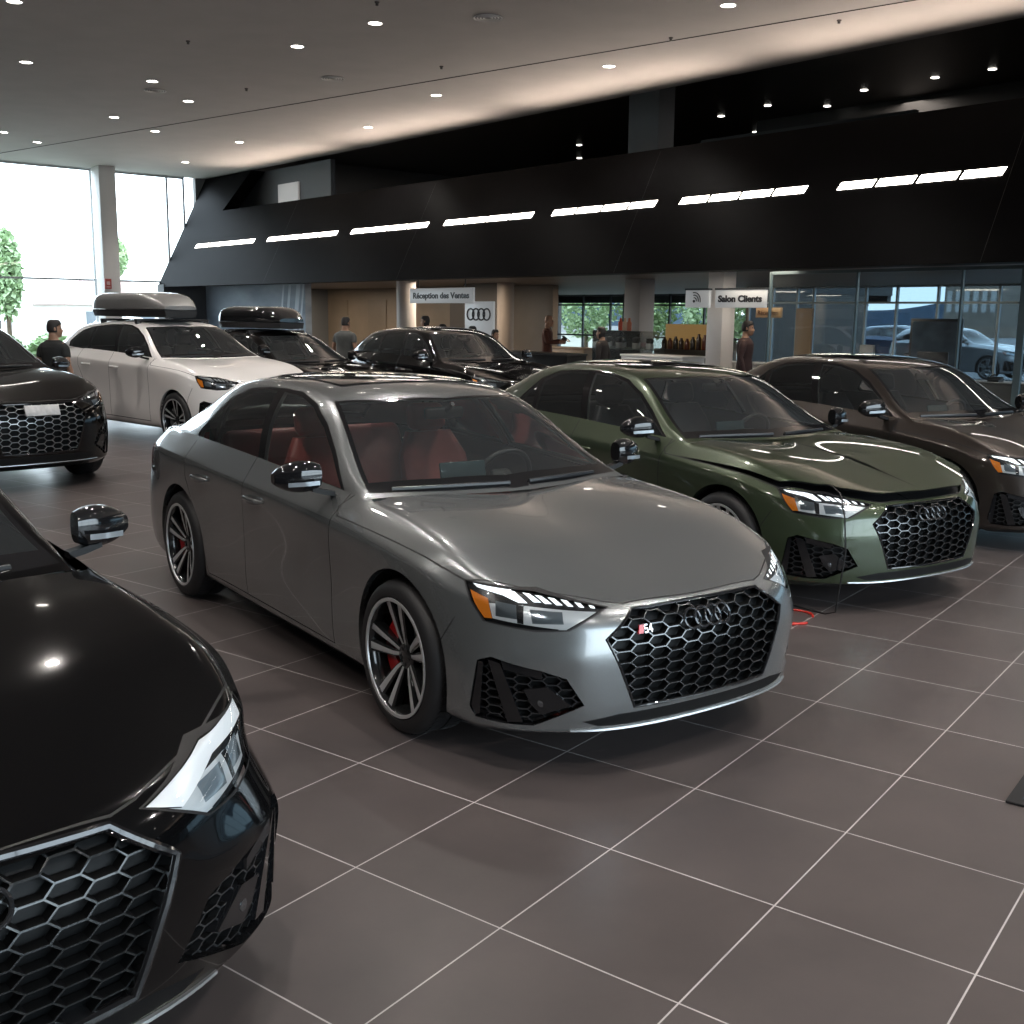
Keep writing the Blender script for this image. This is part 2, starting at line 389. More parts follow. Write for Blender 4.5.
# ------------------------------------------------------------------ cars
HL = [(.331, .742), (.055, .722), (-.223, .667), (-.088, .595), (.037, .594), (.232, .610), (.291, .673)]
INT = [(.259, .456), (.202, .478), (-.003, .441), (-.094, .412), (-.161, .302), (.031, .216), (.146, .214), (.268, .221), (.292, .262)]
GRI = [(0, .652), (.338, .652), (.477, .557), (.355, .279), (0, .275)]
HOOD = [(-.70, .155), (-.654, .200), (-.352, .204), (.212, .219), (.36, .218), (.576, .089), (.735, -.065), (.762, -.112), (.780, -.404), (-.50, -.56), (-.55, -.30), (-.63, .03)]
def grow(poly, d):
    c = np.mean(np.array(poly), 0); return [tuple(np.array(p) + (np.array(p) - c) / np.linalg.norm(np.array(p) - c) * d) for p in poly]
def inside(p, poly):
    r = False; x, y = p
    for (x0, y0), (x1, y1) in zip(poly, poly[1:] + poly[:1]):
        if (y0 > y) != (y1 > y) and x < (x1 - x0) * (y - y0) / (y1 - y0) + x0: r = not r
    return r

SHAPES = {}; AXLES = (-.045, -2.805)
INTC = [(.07 + (u - .07) * 1.30 - .01, .345 + (v - .345) * 1.12) for u, v in INT]
def car_shape(key, spec, warp, wheel_r, arch_r, level, hatch, lampkind='a4'):
    if key in SHAPES: return SHAPES[key]
    INT_ = INTC if lampkind == 's5' else INT
    S = spec; tv = tub_surface(S, level); rv = roof_surface(S, level)
    bv = BVHTree.FromPolygons(tv[0].tolist(), tv[1].tolist())
    t = Soup(*tv, 'body'); r = Soup(*rv, 'roof')
    t.stamp('tilt', HOOD, 'bonnet', nmin=.05, cond=lambda c: c[:, 0] > -.72)
    side = lambda c: (c[:, 1] > .5)
    t.stamp('side', [(-.695, .215), (-.695, 1.1), (-1.765, 1.1), (-1.765, .215)], 'front_door', {'body'}, .2, side)
    t.stamp('side', [(-1.765, .215), (-1.765, 1.1), (-2.43, 1.1), (-2.43, .215)], 'rear_door', {'body'}, .2, side)
    t.stamp('side', [(-2.43, .40), (-2.43, 1.1), (-2.70, 1.1), (-2.66, .78), (-2.54, .60)], 'rear_door', {'body'}, .2, side)
    w = .007
    t.seam('side', [(-.69, 1.0), (-.685, .82), (-.70, .60), (-.71, .22), (-1.77, .225), (-2.40, .225), (-2.44, .42), (-2.54, .60), (-2.66, .78), (-2.70, 1.03)], w, cond=side)
    t.seam('side', [(-1.75, 1.02), (-1.75, .85), (-1.785, .55), (-1.79, .22)], w, cond=side)
    t.seam('tilt', [HOOD[-1]] + HOOD[:9], w, nmin=.05, cond=lambda c: c[:, 0] > -.75)
    t.seam('side', [(.36, .60), (.30, .50), (.28, .45)], .005, cond=side)
    if not hatch:
        t.stamp('side', [(-3.42, .77), (-3.40, .915), (-3.95, .915), (-3.95, .77)], 'tail_light', nmin=.0, cond=side)
        t.stamp('rear', [(.35, .80), (.35, .915), (1, .915), (1, .80)], 'tail_light', {'body'}, nmin=.05, cond=lambda c: c[:, 0] < -3.5)
    else:
        t.stamp('side', [(-3.38, .80), (-3.36, .95), (-3.98, .95), (-3.98, .80)], 'tail_light', nmin=.0, cond=side)
    arches = []
    for x0 in AXLES:
        cx = float(warp.fx(x0)); P = [(warp.ix(cx + arch_r * math.cos(a)), warp.iz(wheel_r + arch_r * math.sin(a))) for a in [2 * math.pi * k / 48 for k in range(48)]]
        t.stamp('side', P, 'arch', nmin=-2, cond=lambda c: c[:, 1] > .3); arches.append(P)
    t.drop('arch')
    nose = lambda c: c[:, 0] > .3
    t.stamp('front', [(0, .256), (.42, .256), (.56, .235), (.50, .212), (.40, .208), (0, .206)], 'slot', nmin=.02, cond=nose)
    t.stamp('front', grow(GRI[1:4], 0) and [(0, .664), (.344, .664), (.495, .557), (.365, .270), (0, .266)], 'surround', nmin=.05, cond=nose)
    t.stamp('front', GRI, 'grille', nmin=.02, cond=nose); t.drop('grille')
    t.stamp('diag', grow(HL, .010), 'gap', nmin=.02, cond=nose); t.stamp('diag', HL, 'lens', nmin=.02, cond=nose)
    t.stamp('diag', INT_, 'intake', nmin=.02, cond=nose)
    rec = t.sub({'intake'}); t.drop('intake')
    lens = t.sub({'lens'}); t.drop('lens')
    lamp = lens.sub({'lens'}, 'dark')
    D = lambda P, l, v='diag': lamp.stamp(v, P, l, nmin=-1)
    D([(.207, .622), (-.085, .597), (-.20, .665), (-.12, .676), (-.02, .682), (.09, .680), (.235, .690)], 'silver')
    D([(.20, .688), (.10, .678), (.10, .628), (.195, .632)], 'module'); D([(.06, .668), (-.065, .662), (-.075, .618), (.045, .616)], 'module')
    D([(.115, .680), (.085, .678), (.08, .612), (.105, .614)], 'dark')
    D([(.309, .715), (.231, .693), (.207, .622), (.245, .619), (.285, .67)], 'amber')
    if lampkind == 's5':
        D([(.325, .741), (.055, .721), (.05, .690), (.285, .705)], 'drl'); D([(.055, .721), (-.215, .667), (-.15, .640), (.05, .690)], 'drl')
    else: D([(.300, .738), (.150, .729), (.160, .706), (.280, .726)], 'drl'); D([(.17, .729), (.128, .724), (.070, .686), (.105, .686), (.165, .706)], 'drl')
    for k in range(6 if lampkind != 's5' else 0):
        q = k / 5; e = lambda a, b: (a[0] + (b[0] - a[0]) * q, a[1] + (b[1] - a[1]) * q)
        D([e((.097, .722), (-.150, .686)), e((.068, .719), (-.170, .682)), e((.018, .690), (-.186, .668)), e((.047, .690), (-.170, .670))], 'drl')
    D([(.205, .628), (.03, .610), (-.08, .609), (-.18, .655), (-.20, .662), (-.087, .597), (.037, .597), (.205, .616)], 'drl_low')
    # windows
    ws = [[(-.47, -.01), (-.515, .35), (-1.205, .35), (-1.145, -.01)], [(-.515, .35), (-.61, .742), (-1.315, .572), (-1.205, .35)]]
    gl = [[(-.57, -.01), (-.615, .35), (-1.18, .35), (-1.125, -.01)], [(-.615, .35), (-.69, .700), (-1.285, .556), (-1.18, .35)]]
    for p in ws: r.stamp('top', p, 'frit', nmin=.1, cond=lambda c: c[:, 0] > -1.45)
    for p in gl: r.stamp('top', p, 'windscreen', nmin=.1, cond=lambda c: c[:, 0] > -1.45)
    r.stamp('top', [(-1.50, -.01), (-1.53, .42), (-2.45, .42), (-2.45, -.01)], 'sunroof', {'roof'}, .5)
    sd = lambda c: c[:, 1] > .45
    if not hatch:
        r.stamp('top', [(-2.74, -.01), (-2.74, .50), (-3.36, .655), (-3.44, -.01)], 'frit', {'roof'}, .1)
        r.stamp('top', [(-2.78, -.01), (-2.78, .47), (-3.34, .61), (-3.40, -.01)], 'rear_window', nmin=.1, cond=lambda c: c[:, 0] < -2.6)
        dlo = [(-.73, .918), (-1.003, 1.10), (-1.20, 1.215), (-1.415, 1.30), (-1.65, 1.343), (-1.83, 1.349), (-2.10, 1.344), (-2.363, 1.322), (-2.54, 1.257), (-2.77, 1.03), (-2.76, 1.008)]
        pr = [(-1.755, .985), (-1.95, 1.332), (-2.10, 1.329), (-2.355, 1.307), (-2.49, 1.247), (-2.41, 1.008)]
        pq = [(-2.455, 1.008), (-2.54, 1.226), (-2.73, 1.035), (-2.71, 1.012)]
    else:
        dlo = [(-.73, .918), (-1.003, 1.10), (-1.20, 1.215), (-1.415, 1.30), (-1.65, 1.343), (-1.83, 1.349), (-2.30, 1.340), (-2.75, 1.305), (-3.00, 1.25), (-3.22, 1.10), (-3.20, 1.03)]
        pr = [(-1.755, .985), (-1.95, 1.332), (-2.30, 1.324), (-2.60, 1.300), (-2.50, 1.008)]
        pq = [(-2.56, 1.010), (-2.66, 1.293), (-2.80, 1.280), (-2.98, 1.235), (-3.17, 1.09), (-3.15, 1.035)]
    pf = [(-.80, .946), (-1.003, 1.078), (-1.20, 1.193), (-1.415, 1.28), (-1.62, 1.322), (-1.855, 1.332), (-1.675, .982)]
    r.stamp('side', dlo, 'trim', nmin=.15, cond=sd)
    r.stamp('side', pf, 'pane_front', nmin=.1, cond=sd); r.stamp('side', pr, 'pane_rear', nmin=.1, cond=sd); r.stamp('side', pq, 'pane_quarter', nmin=.1, cond=sd)
    SHAPES[key] = dict(t=t, r=r, rec=rec, lens=lens, lamp=lamp, bv=bv, arches=arches, tv=tv, INT=INT_); return SHAPES[key]

def surf(bv, view, u, v, depth=0):
    """point on the body seen along a view direction, sunk by depth"""
    U, W, D = VIEWS[view]; o = U * u + W * v + D * 4
    h = bv.ray_cast(Vector(o), Vector(-D))
    if h[0] is None: return None
    return h[0] - Vector(D) * depth
def rim(bv, view, poly, d, step=.03):
    """wall that runs from the cut edge of an opening inwards"""
    U, W, D = VIEWS[view]; pts = []
    for p, q in zip(poly, poly[1:] + poly[:1]):
        n = max(1, int(math.dist(p, q) / step))
        for k in range(n):
            a = (p[0] + (q[0] - p[0]) * k / n, p[1] + (q[1] - p[1]) * k / n); s = surf(bv, view, *a)
            if s is not None: pts.append(s)
    return [pts, [p - Vector(D) * d for p in pts]]
def mirror_pts(P): return [Vector((p[0], -p[1], p[2])) for p in P]

def honeycomb(m, bv, poly, w, h, bar, depth, thick, view='front', slats=True, both=True):
    """honeycomb bars laid over the body surface inside an outline"""
    xs = [p[0] for p in poly]; ys = [p[1] for p in poly]; U, W, D = VIEWS[view]; Dv = Vector(D)
    E = set(); key = lambda a, b: (round(a, 4), round(b, 4))
    a = w / 2; cx = .75 * w
    for i in range(-1, int((max(xs) - min(xs)) / cx) + 3):
        for j in range(-1, int((max(ys) - min(ys)) / h) + 3):
            x = (0 if both else min(xs)) + i * cx; y = min(ys) + j * h + (h / 2 if i % 2 else 0)
            P = [key(x + a, y), key(x + a / 2, y + h / 2), key(x - a / 2, y + h / 2), key(x - a, y), key(x - a / 2, y - h / 2), key(x + a / 2, y - h / 2)]
            for p, q in zip(P, P[1:] + P[:1]): E.add(tuple(sorted((p, q))))
    half = poly
    for p, q in sorted(E):
        ip, iq = inside(p, half), inside(q, half)
        if not ip and not iq: continue
        p, q = np.array(p), np.array(q)
        if not ip: p, q = q, p
        if not (ip and iq):
            lo, hi = 0, 1
            for _ in range(8):
                k = (lo + hi) / 2
                if inside(p + (q - p) * k, half): lo = k
                else: hi = k
            q = p + (q - p) * lo
        if math.dist(p, q) < .004: continue
        e = (q - p) / np.linalg.norm(q - p); n = np.array([-e[1], e[0]]) * bar / 2; q2 = q + e * bar / 3; p2 = p - e * bar / 3
        V = []
        for c in (p2 + n, p2 - n, q2 - n, q2 + n):
            s = surf(bv, view, *c)
            if s is None: V = None; break
            V += [s - Dv * depth, s - Dv * (depth + thick)]
        if V is None: continue
        for sg in ((1, -1) if both else (1,)):
            Q = [Vector((v.x, v.y * sg, v.z)) for v in V]
            m.put(Q, [(0, 2, 4, 6)], 0); m.put(Q, [(0, 1, 3, 2), (2, 3, 5, 4), (4, 5, 7, 6), (6, 7, 1, 0)], 1)

def make_wheel(parent, x, y, r, side, style, caliper, rot=.3):
    """tyre with rim, disc and caliper; the axis runs along y and side is the outer direction"""
    k = r / .331; rr = .254 * k; hw = .122
    t = MB(); pr = [(rr, -hw + .02), (rr + .012, -hw), (r - .035, -hw), (r - .010, -hw + .018), (r, -hw + .045), (r, -.004), (r - .008, -.004), (r - .008, .004), (r, .004), (r, hw - .045), (r - .010, hw - .018), (r - .035, hw), (rr + .012, hw), (rr, hw - .02)]
    t.lathe(pr, axis='Y', n=64)
    for i in range(60):
        a = 2 * math.pi * i / 60
        for s_ in (-1, 1):
            t.box((math.cos(a) * (r - .0012), s_ * (hw - .064), math.sin(a) * (r - .0012)), (.0075, .040, .020), rot=Matrix.Rotation(-a, 3, 'Y') @ Matrix.Rotation(.35 * s_, 3, 'X'))
    w = t.build('wheel', mat('tyre_rubber', (.012, .012, .013), .55), parent, (x, y, r))
    b = MB(); b.lathe([(rr + .002, hw - .012), (rr + .006, hw - .004), (rr - .004, hw - .002), (rr - .014, hw - .012), (rr - .02, hw - .05), (rr - .03, -hw + .04), (rr - .005, -hw + .01)], axis='Y', n=64, m=1)
    b.lathe([(rr + .004, hw - .006), (rr + .003, hw + .001), (rr - .010, hw + .0005), (rr - .012, hw - .006)], axis='Y', n=64, m=0)
    b.lathe([(0, .07), (.05, .07), (.062, .062), (.066, .03), (.066, -.01)], axis='Y', n=32, m=1)
    ns = 5
    for i in range(ns):
        a0 = 2 * math.pi * i / ns + rot
        for sd in (-1, 1):
            rings = []
            for q in range(6):
                f = q / 5; rad = .045 + (rr - .055) * f; off = sd * (.013 + .034 * f)
                wd = .012 + .017 * f; ang = a0 + off / max(rad, .07); yy = .066 + .040 * f ** .8
                c = Vector((math.cos(ang) * rad, yy, math.sin(ang) * rad)); u = Vector((-math.sin(ang), 0, math.cos(ang)))
                rings.append([c - u * wd + Vector((0, -.006, 0)), c - u * wd * .55, c + u * wd * .55, c + u * wd + Vector((0, -.006, 0)), c + u * wd * .8 - Vector((0, .045, 0)), c - u * wd * .8 - Vector((0, .045, 0))])
            st = len(b.f); b.loft(rings, m=1)
            for z in range(st, len(b.f)):
                n = (z - st)
                if n < 30 and n % 6 == 1: b.m[z] = 0
    for i in range(5):
        a = 2 * math.pi * i / 5 + rot + .6; b.lathe([(0, .074), (.008, .074), (.009, .06)], (math.cos(a) * .036, 0, math.sin(a) * .036), 'Y', 8, m=1)
    o = b.build('rim', [mat('machined_alloy', (.60, .61, .62), .32, .55), mat('gloss_black_alloy', (.018, .019, .02), .16, .3, .6)], w)
    d = MB(); d.lathe([(.06, .022), (.168 * k, .022), (.168 * k, -.008), (.06, -.008)], axis='Y', n=48)
    o2 = d.build('brake_disc', mat('brake_steel', (.18, .18, .18), .35, 1), w)
    c = MB(); rings = []
    for q in range(9):
        a = R(125) + R(110) * q / 8; e = .8 + .2 * math.sin(math.pi * q / 8)
        rings.append([Vector((math.cos(a) * ra, yy, math.sin(a) * ra)) for ra, yy in ((.105 * k, .058 * e), (.185 * k * (.97 + .03 * e), .058 * e), (.190 * k, -.02), (.105 * k, -.02))])
    c.loft(rings); o3 = c.build('brake_caliper', mat('caliper_red', (.55, .012, .015), .3, 0, .5) if caliper else mat('caliper_grey', (.12, .12, .12), .4), w)
    if side < 0:
        for q in (o, o2, o3): q.scale = (1, -1, 1)
    return w

def seat_mesh(m, x, y, lean=.35, big=1.0):
    """bucket seat: cushion and bolstered backrest"""
    rings = []
    for k in range(9):
        f = k / 8; z = .50 + .56 * f; xx = x - .20 - .56 * f * math.tan(lean); wd = (.25 - .03 * f - .07 * max(0, f - .75) / .25) * big; dp = .075 - .025 * f
        R_ = []
        for i in range(20):
            a = 2 * math.pi * i / 20; cx, sy = math.cos(a), math.sin(a)
            px = (abs(cx) ** .6) * math.copysign(1, cx) * dp; py = (abs(sy) ** .6) * math.copysign(1, sy) * wd
            if cx > 0: px = px * (.55 + .75 * (abs(py) / wd) ** 2)
            R_.append(Vector((xx + px, y + py, z)))
        rings.append(R_)
    m.loft(rings)
    m.rbox((x + .02, y, .46), (.52, .46 * big, .15), .05, 3, rot=Matrix.Rotation(R(-6), 3, 'Y'))
    m.rbox((x + .02, y - .21 * big, .50), (.48, .09, .15), .04, 3); m.rbox((x + .02, y + .21 * big, .50), (.48, .09, .15), .04, 3)
def interior(root, W, leather, dash):
    for y in (.37, -.37):
        m = MB(); seat_mesh(m, -1.55, y); s = m.build('front_seat', leather, root, warp=W)
        h = MB(); h.rbox((-1.985, y, 1.145), (.11, .25, .17), .05, 3, rot=Matrix.Rotation(R(-14), 3, 'Y')); h.rbox((-1.965, y, 1.06), (.05, .13, .09), .02); h.build('headrest', leather, s, warp=W)
    m = MB(); m.rbox((-2.40, 0, .46), (.50, 1.28, .17), .06, 3); m.rbox((-2.72, 0, .76), (.17, 1.25, .56), .06, 3, rot=Matrix.Rotation(R(-24), 3, 'Y')); m.build('rear_seat', leather, root, warp=W)
    m = MB()
    prof = [(-.58, .60), (-.56, .905), (-.72, .925), (-.88, .915), (-.97, .86), (-.98, .76), (-.86, .62)]
    m.loft([[Vector((px - (.04 if abs(yy) > .5 else 0), yy, pz)) for px, pz in prof] for yy in (-.70, -.35, 0, .2, .35, .5, .70)])
    m.rbox((-1.25, 0, .56), (.75, .22, .20), .04, 2); d = m.build('dashboard', dash, root, warp=W)
    s = MB(); s.rbox((-.965, 0, .945), (.02, .28, .12), .008, 2, rot=Matrix.Rotation(R(-12), 3, 'Y')); s.build('screen', mat('screen_glass', (.03, .06, .07), .12, 0, .6), d, warp=W)
    st = MB(); ax = Vector((-1, 0, .42)); c = Vector((-1.14, .37, .865)); st.torus(c, .178, .016, ax, 40, 10); st.rbox(c - ax * -.01, (.06, .14, .10), .03, 2, rot=Matrix.Rotation(R(-22), 3, 'Y')); st.rbox(c, (.03, .33, .04), .012, 2, rot=Matrix.Rotation(R(-22), 3, 'Y')); st.tube([c, c + Vector((.25, 0, -.12))], .035)
    st.build('steering_wheel', mat('black_plastic', (.015, .015, .016), .45), root, warp=W)
    mi = MB(); mi.rbox((-1.16, 0, 1.245), (.035, .24, .065), .025, 3); mi.tube([(-1.13, 0, 1.26), (-1.07, 0, 1.30)], .012); mi.build('rear_view_mirror', mat('black_plastic'), root, warp=W)

def mirror_mesh(m, sg):
    rings = []
    for k in range(10):
        f = k / 9; y = .905 + .205 * f; e = math.sin(math.pi * (.16 + .80 * f)) ** .5; xc = -.79 - .055 * f; zc = 1.018 - .010 * f; hz = .078 * e * (1 - .12 * f); hx = .058 * e
        rings.append([Vector((xc + hx * math.copysign(abs(math.cos(a)) ** .75, math.cos(a)) - .01, sg * y, zc + hz * math.copysign(abs(math.sin(a)) ** .8, math.sin(a)))) for a in [2 * math.pi * i / 20 for i in range(20)]])
    m.loft(rings)

SEDAN = sedan_spec()
def car(name, label, cat, loc, yaw, paint, key='saloon', spec=None, warp=None, wheel_r=.331, arch_r=.382, level=4, hatch=False, group=None, leather=None, inner=True,
        bonnet_open=0, caliper=False, trim_chrome=False, lamp='a4', tint=(.50, .55, .54), rear_tint=None, badge=False, grille_col=None, detail=True, wheel_style=1, arch_trim=None, dashm=None, mirror=None, rim_rot=.3, mirror_in=0, mirror_z=0):
    W = warp or Warp(); H = car_shape(key, spec or SEDAN, W, wheel_r, arch_r, level, hatch, lamp); t, r, bv = H['t'], H['r'], H['bv']
    root = thing(name, label, cat, (loc[0], loc[1], 0), R(yaw), group)
    gap = mat('panel_gap', (.006, .006, .007), .6); mat('grille_side', (.006, .0062, .0065), .5, 0, 0, .25); blk = mat('gloss_black', (.010, .010, .011), .08, 0, .5); plast = mat('black_plastic', (.015, .015, .016), .45)
    lining = mat('cabin_lining', (.075, .082, .08), .8)
    seal = mat('bright_trim', (.6, .6, .6), .2, 1) if trim_chrome else blk
    tr = {'body': 0, 'gap': 1, 'slot': 2, 'surround': 0}
    body = soup_obj('body_shell', t.take(tr, slot=tr), [paint, gap, mat('grille_side')], root, W)
    soup_obj('roof', r.take({'roof'}), paint, body, W)
    bn = soup_obj('bonnet', t.take({'bonnet'}), paint, root, W)
    if bonnet_open:
        p = Vector(W.p(-.60, 0, .93)); Q = Matrix.Rotation(-R(bonnet_open), 3, 'Y'); bn.rotation_euler = Q.to_euler(); bn.location = p - Q @ p
        soup_obj('engine_bay', t.take({'bonnet'}, off=-.045), gap, root, W)
        u = t.take({'bonnet'}, off=-.012, flip=True); soup_obj('bonnet_liner', u, gap, bn, W)
    g = glass('car_glass_%.2f' % tint[0], tint, 1.5, haze=.03); g2 = glass('car_rear_glass_%.2f' % (rear_tint or tint)[0], rear_tint or tint, 1.5, haze=.02)  # pale haze mixed into the glass in place of reflected ceiling light
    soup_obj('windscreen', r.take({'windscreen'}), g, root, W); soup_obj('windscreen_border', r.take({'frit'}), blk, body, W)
    soup_obj('window_trim', r.take({'trim'}), seal, root, W)
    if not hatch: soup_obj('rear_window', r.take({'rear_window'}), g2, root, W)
    soup_obj('sunroof', r.take({'sunroof'}, off=.006), blk, root, W)
    for sg in (1, -1):
        for dn, pn, hp in (('front_door', 'pane_front', (-1.60, .787)), ('rear_door', 'pane_rear', (-2.42, .798))):
            d = soup_obj(dn, t.take({dn}, sides=(sg,)), paint, root, W)
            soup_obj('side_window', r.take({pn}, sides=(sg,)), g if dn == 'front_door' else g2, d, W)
            if detail:
                m = MB(); s = surf(bv, 'side', *hp) or Vector((hp[0], .91, hp[1])); rings = []
                for k in range(11):
                    f = k / 10; q = math.sin(math.pi * f) ** .4; xx = hp[0] + .115 - .23 * f
                    rings.append([Vector((xx, sg * (s.y - .004 + q * .036 + .010 * math.cos(a)), s.z + (.006 + .013 * q) * math.sin(a))) for a in [2 * math.pi * i / 10 for i in range(10)]])
                m.loft(rings); m.build('door_handle', paint, d, warp=W)
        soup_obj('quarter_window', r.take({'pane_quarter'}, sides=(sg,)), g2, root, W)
        soup_obj('tail_light', t.take({'tail_light'}, sides=(sg,)), mat('tail_red', (.35, .01, .012), .1, 0, 1), root, W)
        # headlight: dark housing, bright elements, clear lens
        hs = H['lamp']; fancy = lamp in ('a4', 's5')
        hl = soup_obj('headlight', hs.take({'dark', 'silver', 'module', 'drl_low'}, off=-.012, sides=(sg,), slot={'dark': 0, 'silver': 1 if fancy else 3, 'module': 2, 'drl_low': 1 if fancy else 3}),
                      [mat('lamp_housing', (.018, .019, .021), .25), mat('lamp_reflector', (.70, .74, .76), .25, .45, emit=(.9, .96, 1), estr=.12), mat('lamp_module', (.36, .42, .46), .1, .6), mat('lamp_dark', (.09, .095, .10), .2, .7)], root, W)
        dl = mat('daytime_white', (.85, .88, .9), .3, 0, 0, emit=(.92, .97, 1), estr=1.0) if lamp == 'a4' else mat('daytime_soft', (.75, .78, .8), .25, .2, 0, emit=(.92, .97, 1), estr=.30) if lamp == 's5' else mat('daytime_grey', (.45, .47, .48), .3)
        soup_obj('daytime_running_light', hs.take({'drl'}, off=-.006, sides=(sg,)), dl, hl, W)
        if lamp != 's5': soup_obj('turn_signal', hs.take({'amber'}, off=-.008, sides=(sg,)), mat('amber_lens', (.75, .20, .02), .2, 0, .8, emit=(1, .3, .03), estr=.15), hl, W)
        else: soup_obj('side_reflector', hs.take({'amber'}, off=-.008, sides=(sg,)), mat('lamp_housing'), hl, W)
        soup_obj('lens', H['lens'].take({'lens'}, sides=(sg,)), glass('lamp_glass', (.93, .95, .96), 1.45), hl, W)
        # bumper intake
        m = MB(); a, b = rim(bv, 'diag', H['INT'], .055)
        if sg < 0: a, b = mirror_pts(a), mirror_pts(b)
        m.loft([a, b], cap=False)
        av = m.build('air_intake', blk, root, warp=W)
        soup_obj('intake_backing', H['rec'].take({'intake'}, off=-.05, sides=(sg,)), mat('grille_side'), av, W)
        m = MB()
        for P in ([(.215, .462), (.165, .455), (.075, .225), (.135, .219)], [(.16, .468), (.0, .436), (.0, .405), (.15, .435)], [(.07, .36), (-.02, .375), (-.11, .30), (.0, .262), (.04, .30)], [(.285, .27), (.255, .45), (.235, .45), (.25, .235), (.275, .228)]):
            Q = [surf(bv, 'diag', *p) for p in P]
            if None in Q: continue
            D = Vector(VIEWS['diag'][2]); Q1 = [q - D * .006 for q in Q]; Q2 = [q - D * .045 for q in Q]
            if sg < 0: Q1, Q2 = mirror_pts(Q1), mirror_pts(Q2)
            m.loft([Q1, Q2])
        m.build('intake_blade', blk, av, warp=W)
        if detail:
            m = MB()
            if 'hx' not in H: h = MB(); honeycomb(h, bv, grow(H['INT'], -.012), .075, .034, .0045, .022, .02, 'diag', both=False); H['hx'] = h
            m.put([(p[0], p[1] * sg, p[2]) for p in H['hx'].v], H['hx'].f); m.m = list(H['hx'].m)
            m.build('intake_mesh', [mat('grille_bar_dim', (.05, .052, .055), .3, .5, .3), mat('grille_side')], av, smooth=0, warp=W)
            m = MB(); q = surf(bv, 'diag', .0, .31); m.lathe([(0, .014), (.016, .012), (.020, 0), (.020, -.03)], (0, 0, 0), 'X', 16)
            for i, p in enumerate(m.v): m.v[i] = tuple(Matrix.Rotation(R(35 * sg), 3, 'Z') @ Vector(p) + Vector((q.x - .016, (q.y - .012) * sg, q.z)))
            m.build('parking_sensor', mat('chrome_dark', (.25, .26, .27), .12, .9), av, warp=W)
        # wing mirror
        m = MB(); mirror_mesh(m, sg); m.v = [(p[0], p[1] - sg * mirror_in, p[2] + mirror_z) for p in m.v]
        wm = m.build('wing_mirror', mirror or blk, root, warp=W)
        m = MB(); m.loft([[Vector((-.80 + a, sg * y, z + b)) for a, b in ((-.03, -.012), (.025, -.012), (.02, .012), (-.025, .012))] for y, z in ((.83, .925), (.89, .938), (.945, .955))])
        m.v = [(p[0], p[1], p[2] + mirror_z * .6) for p in m.v]
        m.build('mirror_arm', mat('grille_side'), wm, warp=W)
        m = MB(); m.loft([[Vector((-.735 - .05 * f - .0, sg * (.932 + .135 * f), .992 - .008 * f + s_)) + Vector((.011 * math.sin(math.pi * (.1 + .8 * f)) + .006, 0, 0)) for s_ in (-.010, .010)] for f in [k / 6 for k in range(7)]], cap=False, close=False)
        m.v = [(p[0], p[1] - sg * mirror_in, p[2] + mirror_z) for p in m.v]
        m.build('mirror_indicator', mat('indicator_lens', (.45, .5, .54), .12, .5, .5), wm, warp=W)
        # wheels
        for x0 in AXLES: make_wheel(root, float(W.fx(x0)), sg * .803 * W.sy, wheel_r, sg, wheel_style, caliper, rim_rot + x0)
    # wheel houses and arch lips (in real space)
    for x0, P in zip(AXLES, H['arches']):
        cx = float(W.fx(x0))
        for sg in (1, -1):
            m = MB(); lip = MB()
            if True:
                seg = [R(-25) + R(230) * k / 36 for k in range(37)]; yo, yi = sg * .88 * W.sy, sg * .56 * W.sy
                m.loft([[Vector((cx + arch_r * math.cos(a), y, wheel_r + arch_r * math.sin(a))) for a in seg] for y in (yo, yi)], cap=False, close=False)
                m.put([Vector((cx, yi, wheel_r))] + [Vector((cx + arch_r * math.cos(a), yi, wheel_r + arch_r * math.sin(a))) for a in seg], [(0, k, k + 1) for k in range(1, 37)])
            m.build('wheel_housing', gap, root, fix=False)
            Q = []
            for p in P:
                s = surf(bv, 'side', *p)
                Q.append(s if s is not None and s.y > .6 and s.z > .17 else None)
            for a, b in zip(Q, Q[1:] + Q[:1]):
                if a is None or b is None: continue
                v = [Vector((q.x, q.y * sg - d * sg, q.z)) for q, d in ((a, 0), (b, 0), (b, .03), (a, .03))]
                lip.put(v, [(0, 1, 2, 3)])
            lip.build('arch_lip', arch_trim or paint, body, warp=W)
    # floor, cabin lining
    m = MB(); m.box((-1.42, 0, .185), (3.9, 1.10, .03)); m.box((-1.42, 0, .185), (1.95, 1.70, .03)); m.box((-1.0, 0, .42), (.06, 1.5, .5)) if False else None
    m.build('floor_pan', gap, root, warp=W)
    soup_obj('cabin_lining', t.take({'body', 'front_door', 'rear_door', 'gap'}, off=-.035, flip=True, cond=lambda c: -3.2 < c[0] < -.5), lining, body, W)
    soup_obj('headliner', r.take({'roof', 'sunroof', 'trim'}, off=-.022, flip=True), mat('headliner', (.30, .32, .305), .9), body, W)
    if inner: interior(root, W, leather or mat('black_leather', (.022, .022, .023), .45), dashm or mat('dash_black', (.018, .018, .019), .6))
    # grille
    m = MB(); P = [(p[0], p[1]) for p in GRI] + [(-p[0], p[1]) for p in reversed(GRI[1:-1])]
    a, b = rim(bv, 'front', P, .06); m.loft([a, b], cap=False)
    gr = m.build('grille', blk, root, warp=W)
    fr = []; big = lamp == 's5'
    for q, w_ in zip(grow(P, .014 if big else .003), grow(P[1:] + P[:1], .014 if big else .003)):
        for k in range(6): y, z = q[0] + (w_[0] - q[0]) * k / 6, q[1] + (w_[1] - q[1]) * k / 6; fr.append((surf(bv, 'front', y, z) or Vector((.8, y, z))) + Vector((-.004, 0, 0)))
